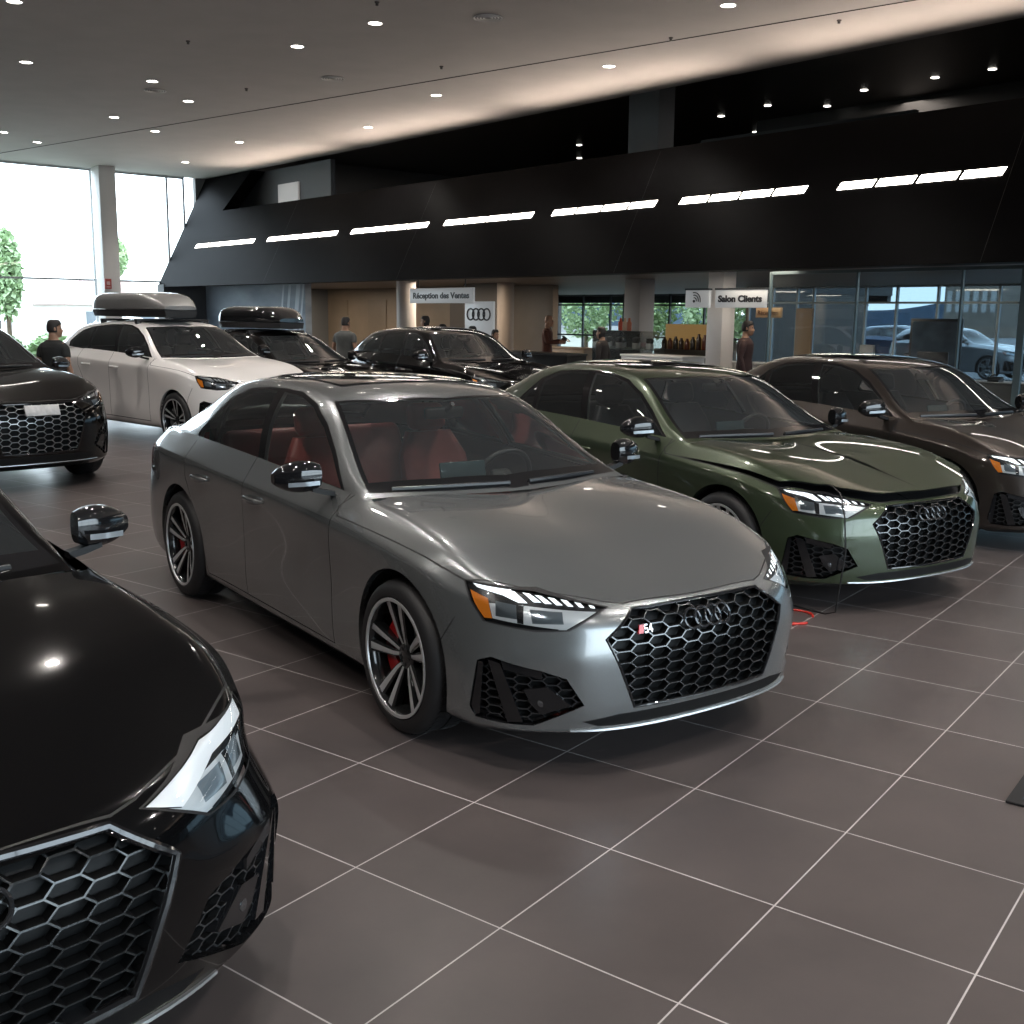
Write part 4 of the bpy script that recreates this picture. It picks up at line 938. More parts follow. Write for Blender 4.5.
def counter(name, label, x, y, w, d, h, face, top=None, rz=0, cat='counter'):
    o = hthing(name, label, cat, (x, y, 0), rz); m = MB(); m.rbox((0, 0, (h - .04) / 2 + .03), (w - .04, d - .04, h - .10), .01); hall(m, 'front_panel', face, o)
    m = MB(); m.rbox((0, 0, h - .02), (w, d, .04), .008); hall(m, 'worktop', top or face, o); m = MB(); m.box((0, 0, .02), (w - .1, d - .1, .04)); hall(m, 'plinth', fdark, o); return o
def build_furniture():
    counter('reception_counter', 'long black counter in front of the bald man', -11.4, .7, 3.0, .6, .98, mat('counter_black', (.012, .012, .012), .3), mat('counter_top', (.05, .05, .05), .3))
    counter('reception_desk', 'white desk left of the square white pillar', -7.95, 1.2, 1.7, .7, 1.02, mat('desk_white', (.78, .79, .80), .45))
    counter('reception_desk', 'white desk right of the square white pillar, below the tan sign', -5.35, .9, 1.25, .6, .98, mat('desk_white'))
    counter('service_desk', 'tan wooden desk beside the bald man', -13.2, 3.6, 1.5, .6, 1.0, noisy('desk_tan', (.22, .15, .09), (.26, .18, .11), 3, .5))
    # shelf of dark goods with a warm glow behind
    o = hthing('display_shelf', 'dark goods shelf with a warm lit back behind the white desk', 'shelf', (-8.35, 2.6, 0)); m = MB(); m.rbox((0, 0, .55), (1.9, .4, 1.1), .01); hall(m, 'cabinet', mat('shelf_dark', (.02, .016, .013), .5), o)
    m = MB(); m.box((-.05, .17, 1.35), (1.8, .03, .55)); hall(m, 'back_panel', mat('warm_back', (.30, .20, .09), .6, emit=(1, .6, .2), estr=.10), o)
    rng = random.Random(4)
    for k in range(9):
        x = -8.35 - .72 + .16 * k; h = .22 + rng.random() * .12; m = MB(); m.lathe([(0, 0), (.055, 0), (.06, .02), (.058, h * .7), (.03, h * .85), (.028, h), (0, h)], n=14)
        o = hall(m, 'bottle', mat('bottle_%d' % (k % 3), [(.03, .012, .01), (.10, .02, .012), (.015, .012, .012)][k % 3], .3, 0, .5), at=(x, 2.48, 1.1)); tag(o, 'dark bottle lined up on the lit shelf', 'bottle', 'bottles on the dark shelf')
    # glass display cases
    gl = glass('case_glass', (.88, .92, .92), 1.45, haze=.06)
    for x, lab in ((-10.15, 'left glass display case on a pale plinth'), (-9.25, 'right glass display case on a pale plinth, beside the dark shelf')):
        o = hthing('display_case', lab, 'display case', (x, 2.0, 0)); m = MB(); m.rbox((0, 0, .35), (.84, .45, .70), .008); hall(m, 'plinth', mat('case_base', (.40, .41, .41), .5), o)
        m = MB(); m.box((0, 0, 1.09), (.84, .45, .76)); hall(m, 'glass_box', gl, o, smooth=0); m = MB(); m.box((0, 0, 1.08), (.80, .41, .012)); hall(m, 'glass_shelf', mat('shelf_glass_edge', (.35, .42, .42), .2), o, smooth=0)
        for j, dx in enumerate((-.2, .2)):
            m = MB(); m.rbox((0, 0, .06), (.12, .12, .12), .01); q = hall(m, 'stand', mat('desk_white'), at=(x + dx, 2.0, 1.09))
            tag(q, 'small white stand in a glass display case', 'stand', 'white stands in the display cases')
            m = MB(); m.rbox((0, 0, .055), (.15, .09, .11), .02); m.lathe([(.0, .09), (.035, .09), (.04, .02), (.04, -.02)], (0, 0, .055), 'Y', 16, m=0); q2 = hall(m, 'camera', black_pl, at=(x + dx, 2.0, 1.21)); tag(q2, 'small black gadget on a white stand in the display case', 'gadget', 'gadgets in the display cases')
    for k in range(3):
        m = MB(); m.lathe([(0, 0), (.05, 0), (.055, .02), (.055, .17), (.03, .20), (.022, .27), (0, .27)], n=14); o = hall(m, 'flask', mat('flask_%d' % k, [(.45, .06, .03), (.42, .30, .22), (.35, .10, .05)][k], .35), at=(-9.95 + .13 * k, 2.02, 1.472))
        tag(o, ['red flask on the left display case', 'beige flask on the left display case, in the middle of three', 'orange flask on the left display case, rightmost of three'][k], 'flask')
    o = hthing('armchair', 'pale blue round armchair beside the tan desk', 'armchair', (-11.25, 3.9, 0), R(200)); m = MB()
    m.loft([[Vector((r * math.cos(a), r * math.sin(a), z)) for a in [R(-20) + R(220) * q / 16 for q in range(17)]] + [Vector(((r - .09) * math.cos(a), (r - .09) * math.sin(a), z)) for a in [R(200) - R(220) * q / 16 for q in range(17)]] for r, z in ((.34, .2), (.37, .5), (.36, .98))]); hall(m, 'shell', mat('pale_blue', (.30, .38, .46), .6), o)
    m = MB(); m.lathe([(0, .2), (.30, .2), (.31, .42), (.28, .46), (0, .47)], n=28); hall(m, 'cushion', mat('pale_blue'), o); m = MB(); m.lathe([(.22, 0), (.22, .02), (.03, .04), (.03, .2)], n=20); hall(m, 'pedestal', fdark, o)
    # lounge behind the glass
    o = hthing('framed_screen', 'large dark blue framed screen on the far side of the lounge', 'screen', (-4.9, 6.2, 0)); m = MB(); m.rbox((0, 0, 1.28), (1.15, .07, 1.05), .01); hall(m, 'frame', mat('screen_frame', (.02, .02, .022), .4), o)
    m = MB(); m.box((0, -.04, 1.28), (1.04, .012, .94)); hall(m, 'picture', noisy('screen_picture', (.025, .045, .075), (.09, .14, .20), 2.5, .3, 6), o, smooth=0); m = MB(); m.box((0, 0, .38), (.08, .06, .76)); m.box((0, 0, .02), (.6, .4, .04)); hall(m, 'stand', fdark, o)
    counter('lounge_desk', 'pale grey desk behind the lounge glass', -2.6, 3.3, 2.6, .7, .74, mat('desk_grey', (.25, .25, .25), .5))
    o = hthing('monitor', 'black monitor seen from behind on the lounge desk', 'monitor', (-3.3, 3.3, .74), R(10)); m = MB(); m.rbox((0, 0, .30), (.56, .04, .34), .01); hall(m, 'display', black_pl, o); m = MB(); m.box((0, .04, .10), (.06, .03, .2)); m.box((0, .04, .01), (.24, .18, .02)); hall(m, 'stand', black_pl, o)
    o = hthing('desk_phone', 'small black desk phone on the lounge desk', 'phone', (-2.05, 3.2, .74)); m = MB(); m.loft([[Vector((x, y, z)) for x, y in ((-.1, -.09), (.1, -.09), (.1, .09), (-.1, .09))] if z < .02 else [Vector((x, y, z + (y + .09) * .3)) for x, y in ((-.1, -.09), (.1, -.09), (.1, .09), (-.1, .09))] for z in (0, .03)]); hall(m, 'base', black_pl, o)
    m = MB(); m.rbox((-.06, 0, .095), (.045, .20, .03), .012, rot=Matrix.Rotation(R(14), 3, 'X')); hall(m, 'handset', black_pl, o)
    o = hthing('office_chair', 'black office chair at the lounge desk', 'office chair', (-1.9, 4.3, 0), R(-10)); m = MB(); m.rbox((0, 0, .47), (.48, .48, .08), .03, 3); hall(m, 'seat', black_pl, o); m = MB(); m.rbox((0, .24, .85), (.46, .06, .6), .03, 3); hall(m, 'backrest', black_pl, o); m = MB(); m.tube([(0, 0, .08), (0, 0, .45)], .03); hall(m, 'gas_lift', fdark, o)
    for k in range(5): m = MB(); a = 2 * math.pi * k / 5; m.tube([(0, 0, .10), (.28 * math.cos(a), .28 * math.sin(a), .045)], [.028, .018]); hall(m, 'leg', fdark, o)
    m = MB(); m.box((0, 0, .15), (.26, .01, .30)); m.box((0, .08, .15), (.26, .01, .30)); o = hall(m, 'notice_stand', mat('paper_white', (.6, .62, .62), .6), at=(-4.1, 2.4, 1.02), smooth=0); tag(o, 'white folded notice on a low cabinet behind the glass', 'notice')
    counter('low_cabinet', 'low grey cabinet behind the glass at its left end', -4.3, 2.5, 1.2, .5, 1.02, mat('desk_grey'), cat='cabinet')

def build_floor_items():
    # mat, charger cables
    o = thing('floor_mat', 'dark blue floor mat with a black edge at the right border', 'mat', (2.70, 3.745, 0), R(-36.5)); P = [(-.75, -.42), (.75, -.42), (.75, .42), (-.75, .42)]
    m = MB(); m.rbox((0, 0, .006), (1.5, .84, .012), .006); m.build('border', mat('mat_edge', (.012, .012, .013), .7), o); m = MB(); m.box((0, 0, .0085), (1.40, .74, .011)); m.build('carpet', noisy('mat_carpet', (.03, .042, .06), (.05, .065, .085), 60, .95), o, smooth=0)

def build_outside():
    gz = -.06; m = MB(); m.box((-70, -10, gz - .05), (85, 160, .1)); struct(m, 'ground_left', noisy('lawn', (.22, .225, .19), (.30, .30, .25), .6, .9), smooth=0)
    m = MB(); m.box((-60, 95, gz - .06), (260, 190, .1)); struct(m, 'ground_back', noisy('asphalt', (.12, .125, .13), (.16, .165, .17), .4, .9), smooth=0)
    m = MB(); m.box((70, -60, gz - .06), (107, 140, .1)); struct(m, 'ground_right', mat('asphalt'), smooth=0)
    rng = random.Random(7)
    def bush(m, c, r, n, lo=.5):
        for _ in range(n):
            u = Vector((rng.gauss(0, 1), rng.gauss(0, 1), rng.gauss(0, 1))).normalized() * r[0] * (.55 + .45 * rng.random()); p = Vector(c) + Vector((u.x, u.y * r[1] / r[0], u.z * r[2] / r[0])); s = .07 + .09 * rng.random()
            a, b = Vector((rng.gauss(0, 1), rng.gauss(0, 1), rng.gauss(0, 1))).normalized() * s, Vector((rng.gauss(0, 1), rng.gauss(0, 1), rng.gauss(0, 1))).normalized() * s
            m.put([p - a, p + b, p + a, p - b], [(0, 1, 2, 3)])
    leaf = noisy('leaf_green', (.30, .42, .22), (.42, .54, .32), 3, .7); leaf2 = noisy('leaf_pale', (.20, .29, .13), (.30, .40, .20), 3, .7); bark = noisy('bark', (.08, .06, .04), (.14, .10, .07), 6, .9)
    for k, (x, y) in enumerate([(-31.5, -10.4), (-31.5, -8.6), (-31.4, -6.8), (-31.4, -5.0), (-31.6, -3.2)]):
        m = MB(); bush(m, (0, 0, .45), (1.0, .8, .55), 1500); o = hall(m, 'hedge', leaf2 if k % 2 else leaf, at=(x, y, gz), smooth=0, fix=False); tag(o, 'low leafy green hedge bush outside the left windows', 'hedge', 'hedge outside the left windows')
    for x, y, h, lab in [(-34.5, -3.75, 4.6, 'tall slim green tree outside at the left border'), (-46, 4.5, 5.4, 'small young tree outside behind the slanted window')]:
        o = hthing('tree', lab, 'tree', (x, y, gz)); m = MB(); m.tube([(0, 0, 0), (.03, 0, h * .5), (0, .04, h * .95)], [.10, .07, .02]); hall(m, 'trunk', bark, o)
        m = MB(); bush(m, (0, 0, h * (.66 if h < 5 else .80)), (.55 if h < 5 else .5, .55 if h < 5 else .5, h * (.34 if h < 5 else .16)), 2600); hall(m, 'foliage', leaf, o, smooth=0, fix=False)
    roof = mat('roof_tiles', (.30, .20, .18), .8); wall = mat('house_wall', (.55, .53, .50), .8)
    for x, y, w, lab in [(-75, -22, 9, 'distant pale house with a hipped roof, leftmost outside'), (-78, -4, 12, 'distant pale house with a long roof in the middle outside'), (-74, 14, 8, 'distant pale house with a low roof, rightmost outside')]:
        o = hthing('house', lab, 'house', (x, y, gz)); m = MB(); m.box((0, 0, 1.1), (7, w, 2.2)); hall(m, 'wall', wall, o, smooth=0)
        m = MB(); m.loft([[Vector((-3.8, -w / 2 - .4, 2.2)), Vector((3.8, -w / 2 - .4, 2.2)), Vector((3.8, w / 2 + .4, 2.2)), Vector((-3.8, w / 2 + .4, 2.2))], [Vector((-.2, -w / 2 + 2.4, 4.0)), Vector((.2, -w / 2 + 2.4, 4.0)), Vector((.2, w / 2 - 2.4, 4.0)), Vector((-.2, w / 2 - 2.4, 4.0))]]); hall(m, 'roof', roof, o, smooth=0)
        for d in (-w * .25, w * .2): m = MB(); m.box((3.52, d, 1.2), (.06, 1.2, 1.1)); hall(m, 'window', mat('house_pane', (.10, .12, .14), .1), o, smooth=0)
    # hills and building beyond the lounge; the block stands in for an interior reflection
    m = MB(); n = 60; base = [Vector((-190 + 190 * k / n, 150, gz)) for k in range(n + 1)]; top = [Vector((-190 + 190 * k / n, 150, 4.0 + 1.3 * math.sin(k * .21) + .7 * math.sin(k * .53 + 1))) for k in range(n + 1)]; back = [Vector((p.x, 190, gz)) for p in base]
    m.loft([base, top, back], cap=False, close=False); struct(m, 'hills', noisy('hill_blue', (.045, .075, .12), (.07, .11, .15), .05, .9), smooth=60)
    o = hthing('standin_building', 'brown block building outside behind the lounge windows, in place of an interior reflection', 'standin_building', (-57, 110, gz)); m = MB(); m.box((0, 0, 3.1), (6.5, 8, 6.2)); hall(m, 'wall', noisy('brown_block', (.12, .10, .08), (.16, .135, .11), 1, .8), o, smooth=0)
    for k in range(6): m = MB(); m.box((-2.6 + 1.04 * k, -4.03, 4.0), (.6, .06, 2.4)); hall(m, 'window', mat('block_pane', (.30, .30, .29), .3), o, smooth=0)
    for k in range(5):
        o = hthing('tree', 'green tree in the row outside the back windows', 'tree', (-33 + 3.1 * k, 23 + (k % 3), gz), group='trees outside the back windows'); m = MB(); m.tube([(0, 0, 0), (0, 0, 1.6)], [.12, .08]); hall(m, 'trunk', bark, o)
        m = MB(); bush(m, (0, 0, 2.3), (1.5, 1.5, 1.7), 1800); hall(m, 'foliage', leaf2 if k % 2 else leaf, o, smooth=0, fix=False)
# ------------------------------------------------------------------ people
def fuse(m, voxel):
    me = bpy.data.meshes.new('fuse'); me.from_pydata([tuple(p) for p in m.v], [], m.f); me.update(); ob = bpy.data.objects.new('fuse', me); COL.objects.link(ob)
    md = ob.modifiers.new('r', 'REMESH'); md.mode = 'VOXEL'; md.voxel_size = voxel; sm = ob.modifiers.new('sm', 'SMOOTH'); sm.factor = .4; sm.iterations = 2
    dg = bpy.context.evaluated_depsgraph_get(); dg.update(); m2 = bpy.data.meshes.new_from_object(ob.evaluated_get(dg)); bpy.data.objects.remove(ob)
    q = MB(); q.put([tuple(v.co) for v in m2.vertices], [tuple(p.vertices) for p in m2.polygons]); bpy.data.meshes.remove(m2); return q
def head_rings(c, s=1.0, grow=0, zmin=-.13, zmax=.125, n=24):
    """head with brow, nose, lips, chin; c is its middle, x is forward"""
    rings = []
    for k in range(17):
        z = zmin + (zmax - zmin) * k / 16; f = max(0, 1 - (z / .135) ** 2) ** .5
        wx = .098 * (f ** .58 if z > 0 else f ** .42) + grow; wy = .076 * (f ** .58 if z > 0 else (f ** .6)) + grow; ring = []
        for i in range(n):
            a = 2 * math.pi * i / n; ca, sa = math.cos(a), math.sin(a); x, y = wx * ca, wy * sa
            if grow == 0 and ca > .5:
                x += .022 * math.exp(-((z + .025) / .022) ** 2) * max(0, 1 - abs(y) / .022)          # nose
                x -= .008 * math.exp(-((z - .012) / .014) ** 2) * math.exp(-((abs(y) - .032) / .014) ** 2)   # eye sockets
                x += .006 * math.exp(-((z + .067) / .008) ** 2) * max(0, 1 - abs(y) / .03)            # lips
                x += .008 * math.exp(-((z + .11) / .02) ** 2) * max(0, 1 - abs(y) / .035)             # chin
            if z < -.03: x += .012
            ring.append(Vector(c) + Vector((x, y, z)) * s)
        rings.append(ring)
    return rings
TORSO = [(.84, .080, .135), (.90, .102, .160), (.97, .106, .166), (1.04, .100, .156), (1.11, .096, .148), (1.20, .104, .156), (1.30, .113, .170), (1.37, .108, .178), (1.42, .090, .168), (1.455, .070, .120), (1.485, .056, .070), (1.56, .052, .056)]
def torso(m, z0, z1, e, bulk):
    rings = []
    zs = sorted({z0, z1} | {t[0] for t in TORSO if z0 < t[0] < z1})
    for z in zs:
        dx, dy = float(np.interp(z, [t[0] for t in TORSO], [t[1] for t in TORSO])), float(np.interp(z, [t[0] for t in TORSO], [t[2] for t in TORSO])); b = bulk if z < 1.43 else 1 + (bulk - 1) * .4
        rings.append([Vector(((dx * (1 + (b - 1) * 1.3) + e) * math.copysign(abs(math.cos(a)) ** .85, math.cos(a)), (dy * b + e) * math.copysign(abs(math.sin(a)) ** .85, math.sin(a)), z)) for a in [2 * math.pi * i / 24 for i in range(24)]])
    m.loft(rings)
def bez(P, rr, n=5):
    """smooth chain of points with radii"""
    Q, q = [], []
    for i in range(len(P) - 1):
        p0, p1, p2, p3 = [Vector(P[max(0, min(len(P) - 1, i + k))]) for k in (-1, 0, 1, 2)]
        for k in range(n):
            t = k / n; Q.append(.5 * ((2 * p1) + (p2 - p0) * t + (2 * p0 - 5 * p1 + 4 * p2 - p3) * t * t + (3 * p1 - p0 - 3 * p2 + p3) * t ** 3)); q.append(rr[i] + (rr[i + 1] - rr[i]) * t)
    return Q + [Vector(P[-1])], q + [rr[-1]]
def person(label, loc, yaw, h, top_col, leg_col, hair_col, skin_col=(.30, .17, .11), sleeve=.5, arms=None, bald=False, turn=0, long_hair=False, bulk=1.0):
    root = thing('person', label, 'person', loc, R(yaw)); k = h / 1.75
    S = lambda V: [(p[0] * k, p[1] * k, p[2] * k) for p in V]
    A = arms or {}; sh = {}; limb = {}
    m = MB(); torso(m, .84, 1.56, 0, bulk); shirt = MB(); torso(shirt, .90, 1.475, .014, bulk); tr = MB(); torso(tr, .83, .99, .008, bulk)
    Q = Matrix.Rotation(R(turn), 3, 'Z'); hc = Vector((.030, 0, 1.635)); tw = lambda rr: [[Q @ (p - hc) + hc for p in r] for r in rr]
    m.loft(tw(head_rings(hc))); m.tube([(-.005, 0, 1.47), (.012, 0, 1.58)], [.060, .054], 16)
    for sg in (1, -1):
        n = 'l' if sg > 0 else 'r'; el, wr = A.get(n, ((-.035, .255, 1.14), (.04, .275, .90))); el, wr = Vector((el[0], el[1] * sg * (bulk * .5 + .5), el[2])), Vector((wr[0], wr[1] * sg * (bulk * .5 + .5), wr[2])); s0 = Vector((0, sg * .140 * bulk, 1.395)); s1 = Vector((-.005, sg * .188 * bulk, 1.35))
        d = (wr - el).normalized(); P, rr = bez([s0, s1, (s1 + el) / 2, el, el.lerp(wr, .35), wr, wr + d * .03], [.058, .054, .047, .040, .039, .027, .026]); m.tube(P, rr, 14)
        up = [.056, .062, .061, .050, .047, .036, .034]; nn = 18 if sleeve <= .6 else len(P) - 4
        P2, r2 = bez([s0, s1, (s1 + el) / 2, el, el.lerp(wr, .35), wr, wr + d * .03], up); nn = 12 if sleeve <= .6 else len(P2) - 5; shirt.tube(P2[:nn], r2[:nn], 14)
        side = Vector((1, 0, 0)); side = (side - d * side.dot(d)).normalized() if abs(d.x) < .8 else Vector((0, 0, 1)); side = (side - d * side.dot(d)).normalized(); nr = d.cross(side) * sg
        m.loft([[wr + d * t + side * (a * w) + nr * (b * .013) for a, b in ((-1, -.6), (-.6, -1), (.6, -1), (1, -.6), (1, .6), (.6, 1), (-.6, 1), (-1, .6))] for t, w in ((.0, .026), (.03, .034), (.06, .041), (.095, .041))])
        for o_, L in ((.031, .068), (.011, .078), (-.010, .072), (-.030, .056)):
            b = wr + d * .085 + side * o_; m.tube([b, b + d * L * .45 - nr * .005, b + d * L * .8 - nr * .018, b + d * L - nr * .032], [.0098, .0094, .009, .0075], 8)
        b = wr + d * .02 + side * .026; m.tube([b, b + side * .026 + d * .022 - nr * .006, b + side * .034 + d * .055 - nr * .016], [.0125, .011, .009], 8)
        P, rr = bez([(0, sg * .085, .93), (.005, sg * .09, .82), (.012, sg * .095, .68), (.02, sg * .10, .50), (-.005, sg * .10, .36), (-.018, sg * .102, .22), (-.02, sg * .105, .09)], [.086, .088, .076, .056, .056, .043, .038]); m.tube(P, rr, 16)
        m.tube([(-.03, sg * .108, .05), (.06, sg * .115, .042), (.13, sg * .118, .03)], [.030, .028, .018], 12)
        P, rr = bez([(0, sg * .085, .93), (.005, sg * .09, .82), (.012, sg * .095, .68), (.02, sg * .10, .50), (.0, sg * .10, .36), (-.012, sg * .102, .22), (-.015, sg * .105, .075)], [.098, .100, .088, .072, .068, .062, .060]); tr.tube(P, rr, 16)
        m.loft([[Q @ Vector((-.005 + .016 * math.cos(a), sg * (.072 + dd), -.01 + .03 * math.sin(a) * (1 + .3 * math.sin(a)))) + hc for a in [2 * math.pi * i / 10 for i in range(10)]] for dd in (0, .012, .018)])
    q = fuse(m, .0085); q.v = S(q.v); q.build('body', noisy('skin_%02d' % int(skin_col[0] * 100), skin_col, tuple(c * 1.06 for c in skin_col), 8, .55), root, smooth=180)
    q = fuse(shirt, .012); q.v = S(q.v); q.build('shirt', noisy('cloth_%02d%02d%02d' % tuple(int(c * 999) for c in top_col), top_col, tuple(c * 1.15 for c in top_col), 12, .85, bump=.1), root, smooth=180)
    q = fuse(tr, .012); q.v = S(q.v); q.build('trousers', noisy('cloth_%02d%02d%02d' % tuple(int(c * 999) for c in leg_col), leg_col, tuple(c * 1.2 for c in leg_col), 12, .85), root, smooth=180)
    for sg in (1, -1):
        m = MB(); m.loft([[Vector((x + .0, sg * .115 + y * w, z)) for y, z in ((-1, .0), (1, .0), (1, .03 + hh * .4), (.6, hh), (-.6, hh), (-1, .03 + hh * .4))] for x, w, hh in ((-.075, .03, .06), (-.06, .04, .09), (.02, .044, .09), (.10, .048, .06), (.16, .042, .045), (.19, .022, .03))]); m.v = S(m.v); m.build('shoe', mat('shoe_black', (.012, .012, .012), .4), root)
    if not bald:
        m = MB(); rr = []
        for r, src in zip(tw(head_rings(hc, 1, .011, -.05 if not long_hair else -.13, .132)), range(17)):
            f = src / 16; rr.append(r)
        for i, r in enumerate(rr):
            for j, p in enumerate(r):
                l = Q.inverted() @ (p - hc)
                if l.x > .02 and l.z < .055: l.x = .02 + (l.x - .02) * (.2 if l.z < .04 else .6); l.y *= .94 if l.z < .0 else 1
                r[j] = Q @ l + hc
        m.loft(rr); m.v = S(m.v); m.build('hair', noisy('hair_%02d' % int(hair_col[0] * 999), hair_col, tuple(c * 1.5 for c in hair_col), 40, .6, stretch=(1, 1, .2)), root, smooth=180)
    for sg in (1, -1):
        m = MB(); m.lathe([(0, .006), (.006, .004), (.009, 0), (.006, -.006)], (0, 0, 0), 'X', 10); e = Q @ Vector((.088, sg * .031, .010)) + hc; m.v = S([tuple(Vector(p) + e) for p in m.v]); m.build('eye', mat('eye_dark', (.02, .015, .012), .1), root)
    return root
# ------------------------------------------------------------------ body kinds
def hatch_spec():
    S = sedan_spec(); S['roof'] = S['roof'][:6] + [
        [(-2.65, .812, 1.008), (-2.66, .715, 1.19), (-2.66, .560, 1.350), (-2.66, .31, 1.388), (-2.66, 0, 1.397)],
        [(-3.10, .80, 1.010), (-3.10, .715, 1.17), (-3.09, .560, 1.318), (-3.10, .31, 1.360), (-3.10, 0, 1.372)],
        [(-3.42, .775, 1.010), (-3.40, .715, 1.12), (-3.40, .585, 1.235), (-3.44, .32, 1.300), (-3.47, 0, 1.315)],
        [(-3.62, .745, 1.005), (-3.60, .72, 1.04), (-3.60, .66, 1.085), (-3.66, .34, 1.11), (-3.69, 0, 1.12)],
        [(-3.74, .715, .985), (-3.74, .70, .988), (-3.75, .66, .99), (-3.80, .34, .99), (-3.82, 0, .99)]]
    return S
def coupe_spec():
    S = sedan_spec(); P = S['side']
    for k, a in ((4, .5), (5, .8), (6, 1), (7, 1), (8, 1), (9, .8), (10, .4)):
        for r, dy, dz in ((1, .006, 0), (2, .01, 0), (3, .014, 0), (4, .024, .01), (5, .036, .024), (6, .030, .010)):
            x, y, z = P[k][r]; P[k][r] = (x, y + dy * a, z + dz * a)
    for k, a in ((3, .6), (4, 1), (5, .9), (6, .3)):
        for r in (1, 2, 3): x, y, z = P[k][r]; P[k][r] = (x + .012 * a, y + .048 * a, z)
    return S
HATCH, COUPE = hatch_spec(), coupe_spec()
SUV_Z = ([-.2, 0, .2, .67, .93, 1.40, 1.8], [-.2, 0, .275, .875, 1.135, 1.63, 2.05])
Q5 = Warp(None, 1.02, SUV_Z); ETRON = Warp(([-4.2, -2.825, 0, 1], [-4.25, -2.90, 0, 1.0]), 1.03, SUV_Z)
ALL = Warp(None, 1.0, ([-.2, 0, .2, .67, .93, 1.40, 1.8], [-.2, 0, .22, .72, .99, 1.485, 1.9]))
Q3 = Warp(([-4.2, -2.825, 0, 1], [-3.9, -2.68, 0, .93]), 1.0, ([-.2, 0, .2, .67, .93, 1.40, 1.8], [-.2, 0, .25, .82, 1.07, 1.555, 2.0]))
S3 = Warp(([-4.2, -2.825, -.65, .36, 1], [-3.92, -2.68, -.62, .25, .82]), .985, ([-.2, 0, .2, .67, .93, 1.40, 1.8], [-.2, 0, .20, .675, .945, 1.425, 1.84]))

def roof_box(label, root, W, x0, x1, y0, paint, zb, group=None):
    """cargo box on two bars; the bars belong to the car, the box is a thing of its own"""
    for x in (x0 - .45, x1 + .45):
        m = MB(); m.rbox((x, 0, zb - .035), (.07, 1.16, .03), .012)
        for sg in (1, -1): m.rbox((x, sg * .54, zb - .075), (.09, .07, .08), .02)
        m.build('cross_bar', mat('bar_black', (.02, .02, .021), .35), root)
    for sg in (1, -1):
        m = MB(); m.tube([(-1.40, sg * .56, zb - .15), (-1.55, sg * .56, zb - .115), (-2.4, sg * .56, zb - .11), (-3.0, sg * .56, zb - .14), (-3.15, sg * .56, zb - .19)], .018, 8); m.build('roof_rail', mat('rail_dark', (.03, .03, .032), .3, .5), root)
    bpy.context.view_layer.update(); P = root.matrix_world @ Vector((0, 0, 0))
    o = thing('roof_box', label, 'roof box', P, root.rotation_euler.z, group); L = x0 - x1
    def shell(z0, z1, shrink, bulge):
        rings = []
        for k in range(15):
            f = k / 14; x = x0 - L * f; e = (1 - max(0, 1 - f / .30) ** 2.2 * .78) * (1 - max(0, (f - .86) / .14) ** 2 * .35); w = .42 * (1 - max(0, 1 - f / .35) ** 2 * .42) * (1 - max(0, (f - .9) / .1) ** 2 * .15) - shrink
            zt = z0 + (z1 - z0) * e; ring = []
            for a in [R(180) * q / 12 for q in range(13)]: ring.append(Vector((x, y0 + w * math.copysign(abs(math.cos(a)) ** .45, math.cos(a)), z0 + (zt - z0) * abs(math.sin(a)) ** .5)))
            ring += [Vector((x, y0 - w * .92, z0 - bulge)), Vector((x, y0, z0 - bulge - .01)), Vector((x, y0 + w * .92, z0 - bulge))]
            rings.append(ring)
        return rings
    m = MB(); m.loft(shell(zb + .12, zb + .36, 0, .0)); m.build('lid', paint, o)
    m = MB(); m.loft(shell(zb + .105, zb + .115, -.008, .09)); m.build('tray', mat('tray_black', (.018, .018, .019), .4), o)
    return o

